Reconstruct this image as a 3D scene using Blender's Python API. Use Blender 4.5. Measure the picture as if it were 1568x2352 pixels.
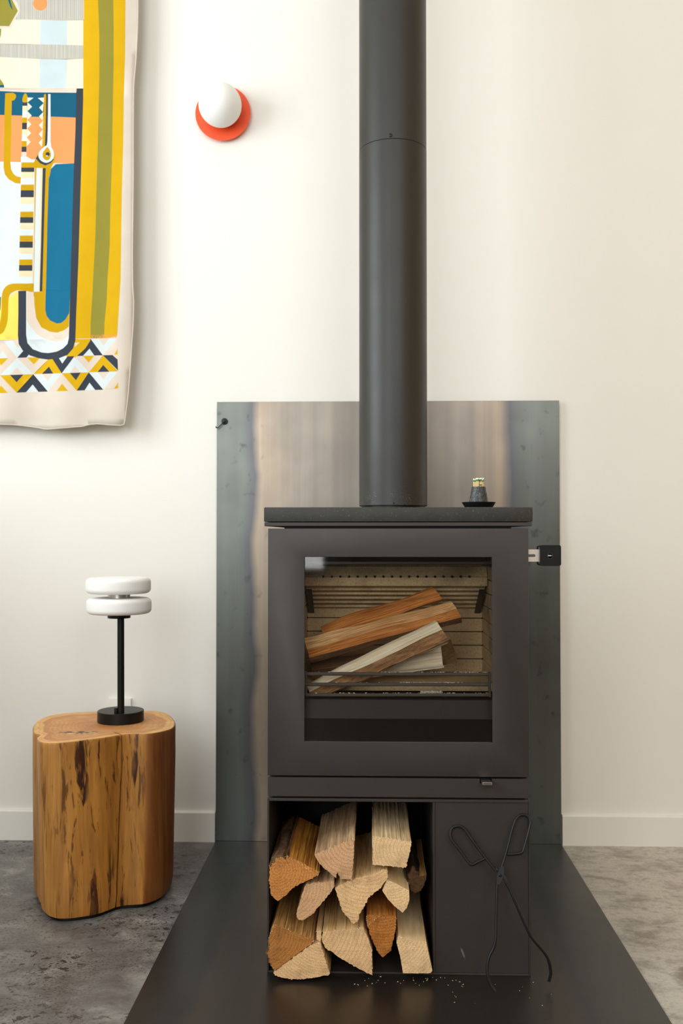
import bpy, bmesh, math, random
from mathutils import Vector, Matrix, noise as mnoise
from mathutils.geometry import delaunay_2d_cdt, tessellate_polygon

for o in list(bpy.data.objects):
    bpy.data.objects.remove(o)
SC = bpy.context.scene
COL = SC.collection
R = random.Random(7)

# ------------------------------------------------------------------ camera
F_PX, CAM_H, CAM_D, YAW, PITCH, CAM_X = 2163.8, 1.0755, 3.3189, 0.0305, 0.0237, -0.0594
CAM = Vector((CAM_X, -CAM_D, CAM_H))
FWD = Vector((-math.sin(YAW) * math.cos(PITCH), math.cos(YAW) * math.cos(PITCH), math.sin(PITCH)))
RGT = Vector((math.cos(YAW), math.sin(YAW), 0))
UPV = RGT.cross(FWD)
cd = bpy.data.cameras.new('camera')
cd.sensor_fit = 'HORIZONTAL'
cd.sensor_width = 36
cd.lens = F_PX / 1568 * 36
cd.dof.use_dof = True
cd.dof.focus_distance = 2.33
cd.dof.aperture_fstop = 6.5
cam = bpy.data.objects.new('camera', cd)
COL.objects.link(cam)
m3 = Matrix((RGT, UPV, -FWD)).transposed()
cam.matrix_world = Matrix.Translation(CAM) @ m3.to_4x4()
SC.camera = cam

# ------------------------------------------------------------------ light and exposure
SC.view_settings.view_transform = 'Standard'
SC.view_settings.look = 'None'
SC.view_settings.gamma = 1
SC.view_settings.use_curve_mapping = False
SC.view_settings.exposure = -0.06
w = bpy.data.worlds.new('world')
SC.world = w
w.use_nodes = True
w.node_tree.nodes['Background'].inputs[0].default_value = (0.75, 0.87, 1.0, 1)
w.node_tree.nodes['Background'].inputs[1].default_value = 1.0

ROOM_X0, ROOM_X1, ROOM_Y0, ROOM_Z1 = -3.0, 2.9, -5.4, 4.2
# window openings: (wall, a0, a1, z0, z1)
WIN = [('left', -3.5, -1.1, 1.3, 3.4), ('front', -2.5, -0.35, 0.78, 3.9), ('front', 0.45, 2.4, 1.9, 3.9)]


def area(name, loc, rot, sx, sy, power, color):
    l = bpy.data.lights.new(name, 'AREA')
    l.shape = 'RECTANGLE'
    l.size, l.size_y, l.energy, l.color = sx, sy, power, color
    o = bpy.data.objects.new(name, l)
    o.location, o.rotation_euler = loc, rot
    COL.objects.link(o)
    return o


PI = math.pi
# daylight that enters through the three windows
area('window_daylight', (ROOM_X0 - 0.12, -2.3, 2.35), (0, -PI / 2, 0), 2.1, 2.4, 122, (0.93, 0.995, 1.0))
area('window_daylight', (-1.425, ROOM_Y0 - 0.12, 2.34), (PI / 2, 0, 0), 2.15, 3.12, 92, (0.99, 0.985, 0.95))
area('window_daylight', (1.425, ROOM_Y0 - 0.12, 2.9), (PI / 2, 0, 0), 1.95, 2.0, 64, (1.0, 0.96, 0.90))

# ------------------------------------------------------------------ helpers
def ray(px, py):
    return FWD * F_PX + RGT * (px - 784) - UPV * (py - 1176)


def U(px, py, y):
    """point seen at a pixel of the photograph on the upright plane at depth y"""
    d = ray(px, py)
    return CAM + d * ((y - CAM.y) / d.y)


def G(px, py, z=0.0):
    """point seen at a pixel on the level plane at height z"""
    d = ray(px, py)
    return CAM + d * ((z - CAM.z) / d.z)


def lin(c):
    out = []
    for v in c[:3]:
        v = v / 255
        out.append(v / 12.92 if v <= 0.04045 else ((v + 0.055) / 1.055) ** 2.4)
    return (*out, 1)


class NT:
    """small node-tree writer"""
    def __init__(s, name, rough=0.5, metal=0.0, color=(128, 128, 128), spec=0.5):
        s.m = bpy.data.materials.new(name)
        s.m.use_nodes = True
        s.t = s.m.node_tree
        s.b = s.t.nodes['Principled BSDF']
        s.b.inputs['Roughness'].default_value = rough
        s.b.inputs['Metallic'].default_value = metal
        s.b.inputs['Specular IOR Level'].default_value = spec
        s.b.inputs['Base Color'].default_value = lin(color)
        s.m.diffuse_color = lin(color)

    def n(s, typ, **kw):
        x = s.t.nodes.new(typ)
        for k, v in kw.items():
            setattr(x, k, v)
        return x

    def put(s, sock, v):
        if hasattr(v, 'is_output'):
            s.t.links.new(v, sock)
        else:
            sock.default_value = v

    def coord(s, scale=(1, 1, 1), loc=(0, 0, 0), rot=(0, 0, 0)):
        tc = s.n('ShaderNodeTexCoord')
        mp = s.n('ShaderNodeMapping')
        s.t.links.new(tc.outputs['Object'], mp.inputs[0])
        mp.inputs['Scale'].default_value = scale
        mp.inputs['Location'].default_value = loc
        mp.inputs['Rotation'].default_value = rot
        return mp.outputs[0]

    def noise(s, vec, scale=1.0, detail=4, rough=0.55, dist=0.0):
        x = s.n('ShaderNodeTexNoise')
        s.put(x.inputs['Vector'], vec)
        x.inputs['Scale'].default_value = scale
        x.inputs['Detail'].default_value = detail
        x.inputs['Roughness'].default_value = rough
        x.inputs['Distortion'].default_value = dist
        return x.outputs['Fac']

    def ramp(s, fac, stops):
        x = s.n('ShaderNodeValToRGB')
        s.put(x.inputs[0], fac)
        el = x.color_ramp.elements
        while len(el) < len(stops):
            el.new(0.5)
        for e, (p, c) in zip(el, stops):
            e.position = p
            e.color = lin(c) if isinstance(c, tuple) else (c, c, c, 1)
        return x.outputs[0]

    def mix(s, fac, a, b, mode='MIX'):
        x = s.n('ShaderNodeMix', data_type='RGBA', blend_type=mode)
        s.put(x.inputs[0], fac)
        s.put(x.inputs[6], lin(a) if isinstance(a, tuple) else a)
        s.put(x.inputs[7], lin(b) if isinstance(b, tuple) else b)
        return x.outputs[2]

    def math(s, op, a, b=0.0, clamp=False):
        x = s.n('ShaderNodeMath', operation=op, use_clamp=clamp)
        s.put(x.inputs[0], a)
        s.put(x.inputs[1], b)
        return x.outputs[0]

    def sep(s, vec):
        x = s.n('ShaderNodeSeparateXYZ')
        s.put(x.inputs[0], vec)
        return x.outputs

    def attr(s, name):
        return s.n('ShaderNodeAttribute', attribute_name=name).outputs['Fac']

    def bump(s, h, strength=0.3, dist=0.002):
        x = s.n('ShaderNodeBump')
        s.put(x.inputs['Height'], h)
        x.inputs['Strength'].default_value = strength
        x.inputs['Distance'].default_value = dist
        s.t.links.new(x.outputs[0], s.b.inputs['Normal'])

    def col(s, c):
        s.put(s.b.inputs['Base Color'], c)

    def rough(s, c):
        s.put(s.b.inputs['Roughness'], c)


def box(bm, x0, x1, y0, y1, z0, z1, bev=0.0, seg=2):
    r = bmesh.ops.create_cube(bm, size=1)
    vs = r['verts']
    for v in vs:
        v.co = Vector((x0 + (v.co.x + .5) * (x1 - x0), y0 + (v.co.y + .5) * (y1 - y0), z0 + (v.co.z + .5) * (z1 - z0)))
    if bev:
        es = list({e for v in vs for e in v.link_edges})
        bmesh.ops.bevel(bm, geom=es, offset=bev, segments=seg, affect='EDGES', profile=0.5)


def BOX(*a, **k):
    bm = bmesh.new()
    box(bm, *a, **k)
    return bm


def lathe(bm, prof, c=(0, 0, 0), seg=64, axis='Z'):
    """prof: (radius, height) pairs; axis 'Z' up or 'Y' towards the viewer (height runs along -y)"""
    rings = []
    for r, h in prof:
        ring = []
        n = 1 if r < 1e-6 else seg
        for i in range(n):
            a = 2 * PI * i / seg
            if axis == 'Z':
                p = (c[0] + r * math.cos(a), c[1] + r * math.sin(a), c[2] + h)
            else:
                p = (c[0] + r * math.cos(a), c[1] - h, c[2] + r * math.sin(a))
            ring.append(bm.verts.new(p))
        rings.append(ring)
    for A, B in zip(rings, rings[1:]):
        for i in range(seg):
            j = (i + 1) % seg
            f = [A[i % len(A)], A[j % len(A)], B[j % len(B)], B[i % len(B)]]
            g = []
            for v in f:
                if v not in g:
                    g.append(v)
            if len(g) > 2:
                bm.faces.new(g)
    for ring in (rings[0], rings[-1]):
        if len(ring) > 2:
            bm.faces.new(ring)
    bmesh.ops.recalc_face_normals(bm, faces=bm.faces)


def tube(bm, pts, r, seg=10, flat=None):
    """round bar along a path; r is a number or one per point"""
    pts = [Vector(p) for p in pts]
    n = len(pts)
    rs = r if isinstance(r, (list, tuple)) else [r] * n
    t0 = (pts[1] - pts[0]).normalized()
    ref = Vector((0, 1, 0)) if abs(t0.y) < .9 else Vector((1, 0, 0))
    nrm = t0.cross(ref).normalized()
    rings = []
    for i, p in enumerate(pts):
        t = (pts[min(i + 1, n - 1)] - pts[max(i - 1, 0)]).normalized()
        nrm = (nrm - t * nrm.dot(t)).normalized()
        bn = t.cross(nrm)
        rings.append([bm.verts.new(p + (nrm * math.cos(2 * PI * k / seg) + bn * math.sin(2 * PI * k / seg)) * rs[i]) for k in range(seg)])
    for A, B in zip(rings, rings[1:]):
        for k in range(seg):
            bm.faces.new((A[k], A[(k + 1) % seg], B[(k + 1) % seg], B[k]))
    bm.faces.new(rings[0][::-1])
    bm.faces.new(rings[-1])
    bmesh.ops.recalc_face_normals(bm, faces=bm.faces)


def spline(pts, sub=6, closed=False):
    """Catmull-Rom through the points"""
    P = [Vector(p) for p in pts]
    n = len(P)
    out = []
    for i in range(n if closed else n - 1):
        g = (lambda k: P[k % n]) if closed else (lambda k: P[min(max(k, 0), n - 1)])
        a, b, c, d = g(i - 1), g(i), g(i + 1), g(i + 2)
        for s in range(sub):
            t = s / sub
            out.append(.5 * ((2 * b) + (c - a) * t + (2 * a - 5 * b + 4 * c - d) * t * t + (3 * b - a - 3 * c + d) * t ** 3))
    if not closed:
        out.append(P[-1])
    return out


def prism(bm, poly, y0, y1):
    """poly in (x, z), extruded from y0 (front) to y1"""
    A = [bm.verts.new((x, y0, z)) for x, z in poly]
    B = [bm.verts.new((x, y1, z)) for x, z in poly]
    n = len(poly)
    for i in range(n):
        j = (i + 1) % n
        bm.faces.new((A[i], A[j], B[j], B[i]))
    for ring in (A, B):
        for t in tessellate_polygon([[v.co for v in ring]]):
            bm.faces.new([ring[k] for k in t])
    bmesh.ops.recalc_face_normals(bm, faces=bm.faces)


def rounded(x0, x1, z0, z1, r, n=6):
    out = []
    for cx, cz, a0 in ((x1 - r, z1 - r, 0), (x0 + r, z1 - r, 90), (x0 + r, z0 + r, 180), (x1 - r, z0 + r, 270)):
        for k in range(n + 1):
            a = math.radians(a0 + 90 * k / n)
            out.append((cx + r * math.cos(a), cz + r * math.sin(a)))
    return out


def world_loc(p):
    v = Vector(p.location)
    while p.parent:
        p = p.parent
        v += Vector(p.location)
    return v


def obj(name, bm, mats, parent=None, smooth=35, origin=None, kind=None):
    me = bpy.data.meshes.new(name)
    bm.normal_update()
    bm.to_mesh(me)
    bm.free()
    if smooth:
        me.shade_smooth()
        me.set_sharp_from_angle(angle=math.radians(smooth))
    for m in (mats if isinstance(mats, (list, tuple)) else [mats]):
        me.materials.append(m)
    o = bpy.data.objects.new(name, me)
    COL.objects.link(o)
    base = world_loc(parent) if parent else Vector((0, 0, 0))
    if origin is not None:
        o.location = Vector(origin) - base
        base = Vector(origin)
    me.transform(Matrix.Translation(-base))
    if parent:
        o.parent = parent
    if kind:
        o['kind'] = kind
    return o


def tag(o, label, cat, group=None):
    o['label'], o['category'] = label, cat
    if group:
        o['group'] = group
    return o


def thing(name, label, cat, loc, group=None):
    o = bpy.data.objects.new(name, None)
    o.empty_display_size = .05
    o.location = loc
    COL.objects.link(o)
    return tag(o, label, cat, group)


def struct(name, bm, m, parent=None, smooth=0):
    return obj(name, bm, m, parent, smooth=smooth, kind='structure')


# ------------------------------------------------------------------ materials
def mat_wall():
    a = NT('wall_paint', .62, 0, (240, 234, 220), .3)
    v = a.coord()
    a.col(a.mix(a.noise(v, 3.0, 3), (238, 236, 229), (242, 240, 234)))
    a.bump(a.noise(v, 260, 2), .06, .001)
    return a.m


def mat_floor():
    a = NT('polished_concrete', .4, 0, (120, 116, 112), .4)
    v = a.coord()
    big = a.noise(v, 2.2, 5, .6, .6)
    mid = a.noise(a.coord((1, 1.4, 1), (3, 1, 0)), 8, 7, .68, .3)
    grit = a.noise(a.coord((1, 1.2, 1), (0, 4, 0)), 34, 6, .7)
    fine = a.noise(v, 120, 4, .7)
    c = a.mix(a.ramp(big, [(.3, 0.0), (.68, 1.0)]), (112, 110, 110), (148, 145, 142))
    c = a.mix(a.ramp(mid, [(.36, 0.85), (.56, 0.0)]), c, (92, 88, 87))
    c = a.mix(a.ramp(mid, [(.56, 0.0), (.72, .85)]), c, (180, 176, 170))
    xs = a.sep(a.coord())
    right = a.ramp(xs[0], [(.2, 0.0), (.8, 1.0)])
    rc = a.mix(a.ramp(mid, [(.36, 0.0), (.52, 1.0)]), (158, 149, 136), (206, 199, 186))
    rc = a.mix(a.ramp(grit, [(.34, .6), (.5, 0.0)]), rc, (138, 130, 120))
    c = a.mix(right, c, rc)
    left = a.ramp(xs[0], [(0.0, 1.0), (.05, 0.0)])
    pitmask = a.ramp(a.noise(a.coord((1, 1, 1), (5.3, 2.2, 0)), 3.0, 3), [(.44, 0.0), (.56, 1.0)])
    pits = a.ramp(a.noise(a.coord((1, 1.25, 1), (1, 7, 0)), 34, 5, .62, .3), [(.565, 0.0), (.59, 1.0)])
    pits = a.math('MULTIPLY', a.math('MULTIPLY', pits, pitmask), left)
    specks = a.ramp(a.noise(v, 130, 4, .75), [(.53, 0.0), (.60, .85)])
    specks = a.math('MULTIPLY', specks, a.math('MULTIPLY', left, a.ramp(a.noise(a.coord((1, 1, 1), (2, 2, 0)), 4, 3), [(.36, 0.0), (.52, 1.0)])))
    # spilled stains: one broad brown patch near the front right, small round ones along the hearth
    px = a.math('SUBTRACT', xs[0], .80)
    py = a.math('SUBTRACT', xs[1], -.985)
    d2 = a.math('SQRT', a.math('ADD', a.math('MULTIPLY', px, a.math('MULTIPLY', px, 1.1)), a.math('MULTIPLY', py, a.math('MULTIPLY', py, 3.2))))
    blob = a.ramp(a.math('ADD', d2, a.math('MULTIPLY', a.noise(a.coord(), 16, 5, .65), .24)), [(.225, .85), (.27, 0.0)])
    spots = a.ramp(a.noise(a.coord((1, 1.1, 1), (.6, .45, 0)), 17, 2, .5, .2), [(.63, 0.0), (.68, .55)])
    spots = a.math('MULTIPLY', spots, right)
    c = a.mix(a.math('MULTIPLY', blob, right), c, (116, 102, 90))
    c = a.mix(spots, c, (138, 126, 112))
    c = a.mix(pits, c, (58, 50, 43))
    c = a.mix(specks, c, (60, 56, 53))
    c = a.mix(a.ramp(fine, [(.3, .25), (.6, 0.0)]), c, (84, 82, 80))
    a.col(c)
    a.rough(a.math('ADD', a.math('MULTIPLY', mid, .25), .26))
    a.bump(a.math('SUBTRACT', a.math('MULTIPLY', fine, .3), pits), .35, .0015)
    return a.m


def mat_steel(name, vertical):
    """hot rolled steel sheet: grey-brown middle, blue-grey scale along the edges"""
    a = NT(name, .34, .85, (120, 112, 104), .5)
    xs = a.sep(a.coord())
    wob = a.noise(a.coord((.4, .4, 1.1)), 2.0, 3)
    x = a.math('ADD', xs[0], a.math('MULTIPLY', a.math('SUBTRACT', wob, .5), .11))
    fac = a.math('ADD', a.math('MULTIPLY', x, .8), .5)  # -0.625..0.625 -> 0..1
    edge = (106, 112, 107) if vertical else (78, 80, 78)
    dark = (88, 90, 95) if vertical else (66, 66, 68)
    warm = (158, 143, 124) if vertical else (84, 76, 69)
    midc = (138, 130, 120) if vertical else (78, 73, 68)
    c = a.ramp(fac, [(.0, edge), (.085, edge), (.118, dark), (.140, warm), (.24, midc), (.74, midc), (.815, warm), (.85, dark), (.90, edge), (1.0, edge)])
    streak = a.noise(a.coord((26, 26, .7) if vertical else (26, .7, 26)), 1.0, 3)
    c = a.mix(a.ramp(streak, [(.35, .25), (.65, 0.0)]), c, (86, 82, 80))
    blot = a.ramp(a.noise(a.coord((1, 1, .8), (4, 4, 2)), 24, 3, .5), [(.62, 0.0), (.72, .55)])
    edgemask = a.ramp(fac, [(.1, 1.0), (.2, .15), (.8, .15), (.88, 1.0)])
    c = a.mix(a.math('MULTIPLY', blot, edgemask), c, (58, 60, 60))
    c = a.mix(a.ramp(a.noise(a.coord(), 5, 4), [(.4, .22), (.7, 0.0)]), c, (92, 88, 86))
    a.col(c)
    a.rough(a.math('ADD', a.math('MULTIPLY', a.noise(a.coord(), 7, 4), .15), .27 if vertical else .27))
    a.bump(a.noise(a.coord((1, 1, 1)), 30, 4), .04, .001)
    return a.m


def mat_paint(name, c, rough=.5, spec=.4, speck=True, metal=0.0, scuff=None, dust=None):
    a = NT(name, rough, metal, c, spec)
    v = a.coord()
    d = tuple(int(k * .88) for k in c)
    col = a.mix(a.noise(v, 9, 4), c, d)
    if speck:
        col = a.mix(a.ramp(a.noise(v, 380, 3, .6), [(.68, 0.0), (.78, .25)]), col, (150, 146, 140))
    if scuff:  # a pale rubbed mark
        xs = a.sep(v)
        dx, dz = a.math('SUBTRACT', xs[0], scuff[0]), a.math('SUBTRACT', xs[2], scuff[1])
        dx = a.math('ADD', dx, a.math('MULTIPLY', dz, .35))
        d = a.math('SQRT', a.math('ADD', a.math('MULTIPLY', dx, a.math('MULTIPLY', dx, 22)), a.math('MULTIPLY', dz, dz)))
        d = a.math('ADD', d, a.math('MULTIPLY', a.noise(v, 150, 3), .012))
        col = a.mix(a.ramp(a.math('MULTIPLY', d, 20), [(.25, .4), (.44, 0.0)]), col, (150, 146, 142))
    if dust:  # grains of dust near the foot
        xs = a.sep(v)
        low = a.ramp(a.math('MULTIPLY', xs[2], 10), [(.1, 1.0), (.75, 0.0)])
        gr = a.ramp(a.noise(v, 420, 2, .6), [(.6, 0.0), (.68, .7)])
        gr = a.math('MULTIPLY', gr, a.ramp(a.noise(v, 22, 3), [(.48, 0.0), (.6, 1.0)]))
        col = a.mix(a.math('MULTIPLY', gr, low), col, (170, 168, 164))
    a.col(col)
    a.rough(a.math('ADD', a.math('MULTIPLY', a.noise(v, 14, 4), .14), rough - .07))
    a.bump(a.noise(v, 900, 2), .08, .0006)
    return a.m


def mat_stone():
    a = NT('dark_stone', .55, 0, (58, 58, 54), .35)
    v = a.coord()
    c = a.mix(a.noise(v, 16, 5, .65), (38, 38, 35), (60, 60, 55))
    c = a.mix(a.ramp(a.noise(v, 160, 4, .7), [(.6, 0.0), (.74, .6)]), c, (120, 118, 108))
    vein = a.ramp(a.noise(a.coord((1, 1, .4), (0, 0, 0)), 6, 5, .6, 1.6), [(.494, 0.0), (.5, .22), (.506, 0.0)])
    vmask = a.ramp(a.noise(a.coord((1, 1, 1), (.0, 0, 0)), 4.2, 2), [(.58, 0.0), (.64, 1.0)])
    a.col(a.mix(a.math('MULTIPLY', vein, vmask), c, (138, 128, 108)))
    a.bump(a.noise(v, 300, 3), .12, .0008)
    return a.m


def mat_lining():
    a = NT('firebrick_lining', .9, 0, (188, 162, 124), .15)
    v = a.coord()
    c = a.mix(a.noise(v, 7, 5, .6), (190, 164, 124), (224, 200, 160))
    c = a.mix(a.ramp(a.noise(v, 240, 3, .7), [(.5, 0.0), (.72, .5)]), c, (98, 80, 58))
    c = a.mix(a.ramp(a.noise(a.coord((1, 1, 1), (2.2, 0, 1)), 5, 4), [(.54, 0.0), (.72, .75)]), c, (70, 58, 46))
    a.col(c)
    a.bump(a.noise(v, 320, 3, .7), .4, .0012)
    return a.m


def mat_wood_side(name, c1, c2, dk=None, sc=1.0):
    a = NT(name, .62, 0, c1, .25)
    f1 = a.noise(a.coord((70 * sc, 3.5, 70 * sc)), 1, 4, .6, .25)
    f2 = a.noise(a.coord((330 * sc, 9, 330 * sc)), 1, 3, .6)
    c = a.ramp(f1, [(.33, c2), (.62, c1)])
    c = a.mix(a.ramp(f2, [(.36, .55), (.58, 0.0)]), c, dk or tuple(int(k * .62) for k in c2))
    c = a.mix(a.ramp(a.noise(a.coord((8, 5, 8)), 1.5, 3), [(.5, 0.0), (.75, .35)]), c, c2)
    a.col(c)
    a.bump(a.math('ADD', f1, a.math('MULTIPLY', f2, .6)), .5, .0015)
    return a.m


def mat_wood_end(name, c1, c2, pith=(0.0, 0.05), rings=420, dirt=.4):
    a = NT(name, .8, 0, c1, .15)
    xs = a.sep(a.coord())
    dx = a.math('SUBTRACT', xs[0], pith[0])
    dz = a.math('SUBTRACT', xs[2], pith[1])
    r = a.math('SQRT', a.math('ADD', a.math('MULTIPLY', dx, dx), a.math('MULTIPLY', dz, dz)))
    r = a.math('ADD', r, a.math('MULTIPLY', a.noise(a.coord(), 30, 3), .006))
    s = a.math('SINE', a.math('MULTIPLY', r, rings * 2))
    fine = a.noise(a.coord((1, 1, 1)), 480, 3, .7)
    saw = a.noise(a.coord((240, 240, 30), (0, 0, 0), (0, pith[0] * 40 - .6, 0)), 1, 3)
    lt = tuple(min(255, int(k * 1.12) + 6) for k in c1)
    c = a.mix(a.noise(a.coord(), 60, 4, .65), c1, lt)
    c = a.mix(a.ramp(s, [(.1, 0.0), (.95, .34)]), c, c2)
    c = a.mix(a.ramp(fine, [(.38, .75), (.52, 0.0)]), c, c2)
    c = a.mix(a.ramp(a.noise(a.coord((1, 1, 1)), 700, 2, .6), [(.58, 0.0), (.68, .7)]), c, lt)
    c = a.mix(a.ramp(a.noise(a.coord(), 26, 4, .6), [(.45, 0.0), (.72, dirt)]), c, tuple(int(k * .66) for k in c2))
    a.col(c)
    a.bump(a.math('ADD', a.math('ADD', fine, a.math('MULTIPLY', saw, .14)), a.math('MULTIPLY', s, .04)), .5, .0014)
    return a.m


def mat_bark(name, c1, c2):
    a = NT(name, .9, 0, c1, .1)
    n1 = a.noise(a.coord((55, 18, 55)), 1, 6, .7, .6)
    a.col(a.ramp(n1, [(.3, c2), (.52, c1), (.75, tuple(min(255, int(k * 1.35)) for k in c1))]))
    a.bump(n1, .9, .005)
    return a.m


def mat_glass():
    m = bpy.data.materials.new('stove_glass')
    m.use_nodes = True
    t = m.node_tree
    t.nodes.clear()
    out = t.nodes.new('ShaderNodeOutputMaterial')
    mx = t.nodes.new('ShaderNodeMixShader')
    tr = t.nodes.new('ShaderNodeBsdfTransparent')
    gl = t.nodes.new('ShaderNodeBsdfGlossy')
    fr = t.nodes.new('ShaderNodeFresnel')
    fr.inputs[0].default_value = 1.52
    tr.inputs[0].default_value = (.97, .965, .95, 1)
    gl.inputs['Roughness'].default_value = .04
    t.links.new(fr.outputs[0], mx.inputs[0])
    t.links.new(tr.outputs[0], mx.inputs[1])
    t.links.new(gl.outputs[0], mx.inputs[2])
    t.links.new(mx.outputs[0], out.inputs[0])
    return m


WALL = mat_wall()
FLOOR = mat_floor()
SHIELD = mat_steel('wall_shield_steel', True)
HEARTH = mat_steel('hearth_steel', False)
STOVE = mat_paint('stove_black_paint', (58, 53, 50), .46, .4)
STOVE_IN = mat_paint('stove_inner_paint', (32, 29, 28), .6, .25, False)
PIPE = mat_paint('flue_black_paint', (42, 41, 40), .44, .5, dust=True)
BLACK = mat_paint('satin_black', (13, 13, 14), .4, .3, False)
IRON = mat_paint('black_iron', (24, 25, 28), .4, .5, False, .3)
GRATE = mat_paint('ashy_iron', (96, 90, 82), .7, .3)
CHROME = NT('brushed_steel', .3, 1.0, (200, 196, 190)).m
BRUSH = NT('bracket_steel', .42, .9, (214, 204, 190)).m
STONE = mat_stone()
LINING = mat_lining()
SOOT = NT('soot', .95, 0, (26, 22, 19), .1).m
ASH = NT('ash', .95, 0, (205, 196, 180), .1).m
GLASS = mat_glass()
OPAL = NT('opal_glass', .55, 0, (246, 246, 244), .5).m
OPAL.node_tree.nodes['Principled BSDF'].inputs['Subsurface Weight'].default_value = .25
OPAL.node_tree.nodes['Principled BSDF'].inputs['Subsurface Radius'].default_value = (.03, .03, .03)
ORANGE = NT('orange_enamel', .45, 0, (238, 84, 40), .4).m
PLASTIC = NT('white_plastic', .4, 0, (238, 236, 230), .4).m
MATCHWOOD = NT('match_wood', .7, 0, (240, 214, 160), .2).m
MATCHGREEN = NT('match_head_green', .7, 0, (96, 148, 96), .2).m
MATCHWHITE = NT('match_tip_white', .7, 0, (238, 242, 226), .2).m

# ------------------------------------------------------------------ room
struct('floor', BOX(ROOM_X0 - .2, ROOM_X1 + .2, ROOM_Y0 - .2, .2, -.15, 0), FLOOR)
struct('added_dark_flooring', BOX(ROOM_X0, ROOM_X1, ROOM_Y0, -1.75, 0, .012), NT('added_dark_floor', .55, 0, (70, 56, 46), .3).m)  # dark floor cover added out of view, darkens reflections in glass and steel
struct('ceiling', BOX(ROOM_X0 - .2, ROOM_X1 + .2, ROOM_Y0 - .2, .2, ROOM_Z1, ROOM_Z1 + .15), WALL)
struct('wall_back', BOX(ROOM_X0 - .2, ROOM_X1 + .2, 0, .2, 0, ROOM_Z1), WALL)
WALL_R = NT('timber_lining', .6, 0, (206, 172, 124), .3).m
WALL_F = NT('taupe_paint', .7, 0, (104, 92, 80), .3).m
struct('wall_right', BOX(ROOM_X1, ROOM_X1 + .2, ROOM_Y0, 0, 0, ROOM_Z1), WALL_R)
bm = bmesh.new()
_, a0, a1, z0, z1 = WIN[0]
for y0, y1, za, zb in ((ROOM_Y0, a0, 0, ROOM_Z1), (a1, 0, 0, ROOM_Z1), (a0, a1, 0, z0), (a0, a1, z1, ROOM_Z1)):
    box(bm, ROOM_X0 - .2, ROOM_X0, y0, y1, za, zb)
struct('wall_left', bm, WALL)
struct('wall_light_blocker', BOX(-2.02, -1.9, -3.6, -.35, 0, 1.35, bev=.004), WALL)  # half wall added out of view, keeps window light off the lower left
bm = bmesh.new()
for xa, xb, za, zb in ((ROOM_X0, -2.5, 0, ROOM_Z1), (-.35, .45, 0, ROOM_Z1), (2.4, ROOM_X1, 0, ROOM_Z1),
                       (-2.5, -.35, 0, .78), (.45, 2.4, 0, 1.9), (-2.5, -.35, 3.9, ROOM_Z1), (.45, 2.4, 3.9, ROOM_Z1)):
    box(bm, xa, xb, ROOM_Y0 - .2, ROOM_Y0, za, zb)
struct('wall_front', bm, WALL_F)
for i, (wl, a0, a1, z0, z1) in enumerate(WIN):
    bm = bmesh.new()
    t = .05
    mid = (a0 + a1) / 2
    for (p, q, r, s) in ((a0, a0 + t, z0, z1), (a1 - t, a1, z0, z1), (a0, a1, z0, z0 + t), (a0, a1, z1 - t, z1), (mid - t / 2, mid + t / 2, z0, z1)):
        if wl == 'left':
            box(bm, ROOM_X0 - .07, ROOM_X0 - .02, p, q, r, s)
        else:
            box(bm, p, q, ROOM_Y0 - .07, ROOM_Y0 - .02, r, s)
    struct('window_%d' % (i + 1), bm, BLACK)


def skirting(name, x0, x1):
    bm = bmesh.new()
    prof = [(0, 0), (-.016, 0), (-.016, .100), (-.010, .104), (-.002, .1045), (0, .1045)]
    A = [bm.verts.new((x0, y, z)) for y, z in prof]
    B = [bm.verts.new((x1, y, z)) for y, z in prof]
    for i in range(len(prof) - 1):
        bm.faces.new((A[i], A[i + 1], B[i + 1], B[i]))
    bm.faces.new(A)
    bm.faces.new(B)
    bmesh.ops.recalc_face_normals(bm, faces=bm.faces)
    struct(name, bm, WALL)


skirting('baseboard_left', ROOM_X0, -.603)
skirting('baseboard_right', .604, ROOM_X1)

# ------------------------------------------------------------------ steel sheets
HZ = .005  # top of the hearth sheet
t = thing('wall_shield', 'tall bare steel sheet with bluish edges fixed to the wall behind the stove', 'heat shield', (0, -.013, HZ))
obj('sheet', BOX(-.6, .6, -.0165, -.0125, HZ, 1.543, bev=.0008, seg=1), SHIELD, t)
for sx in (-.45, .45):
    for sz in (.3, 1.25):
        bm = bmesh.new()
        lathe(bm, [(.012, 0), (.012, .0125)], (sx, 0, sz), 16, 'Y')
        obj('standoff', bm, CHROME, t)
bm = BOX(-.6, .6, -1.62, 0, 0, HZ, bev=.0012, seg=1)
tag(obj('hearth_plate', bm, HEARTH, origin=(0, -.8, 0)), 'dark steel floor sheet lying flat under the stove', 'hearth')

# magnet hook
c = U(516, 968, -.0165)
t = thing('magnet_hook', 'small black magnet hook on the upper left corner of the steel wall sheet', 'hook', (c.x, -.0165, c.z))
bm = bmesh.new()
lathe(bm, [(.0112, 0), (.0112, .006), (.0098, .0075), (.006, .008), (.006, .0105), (.0045, .0115), (0, .0118)], (c.x, -.0165, c.z), 32, 'Y')
obj('magnet', bm, IRON, t)
bm = bmesh.new()
pp = [U(513, 971, -.029), U(507, 976, -.030), U(502, 981, -.032), U(498.5, 982.5, -.036), U(496.2, 982, -.040), U(496.3, 979, -.042)]
tube(bm, [(c.x, -.027, c.z)] + spline(pp, 4), .0017, 8)
obj('hook_arm', bm, IRON, t)

# ------------------------------------------------------------------ wood stove
FY = -.9977
XL, XR = -.3122, .3290


def Zf(py):
    return U(900, py, FY).z


def Xf(px, py=1700):
    return U(px, py, FY).x


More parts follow.
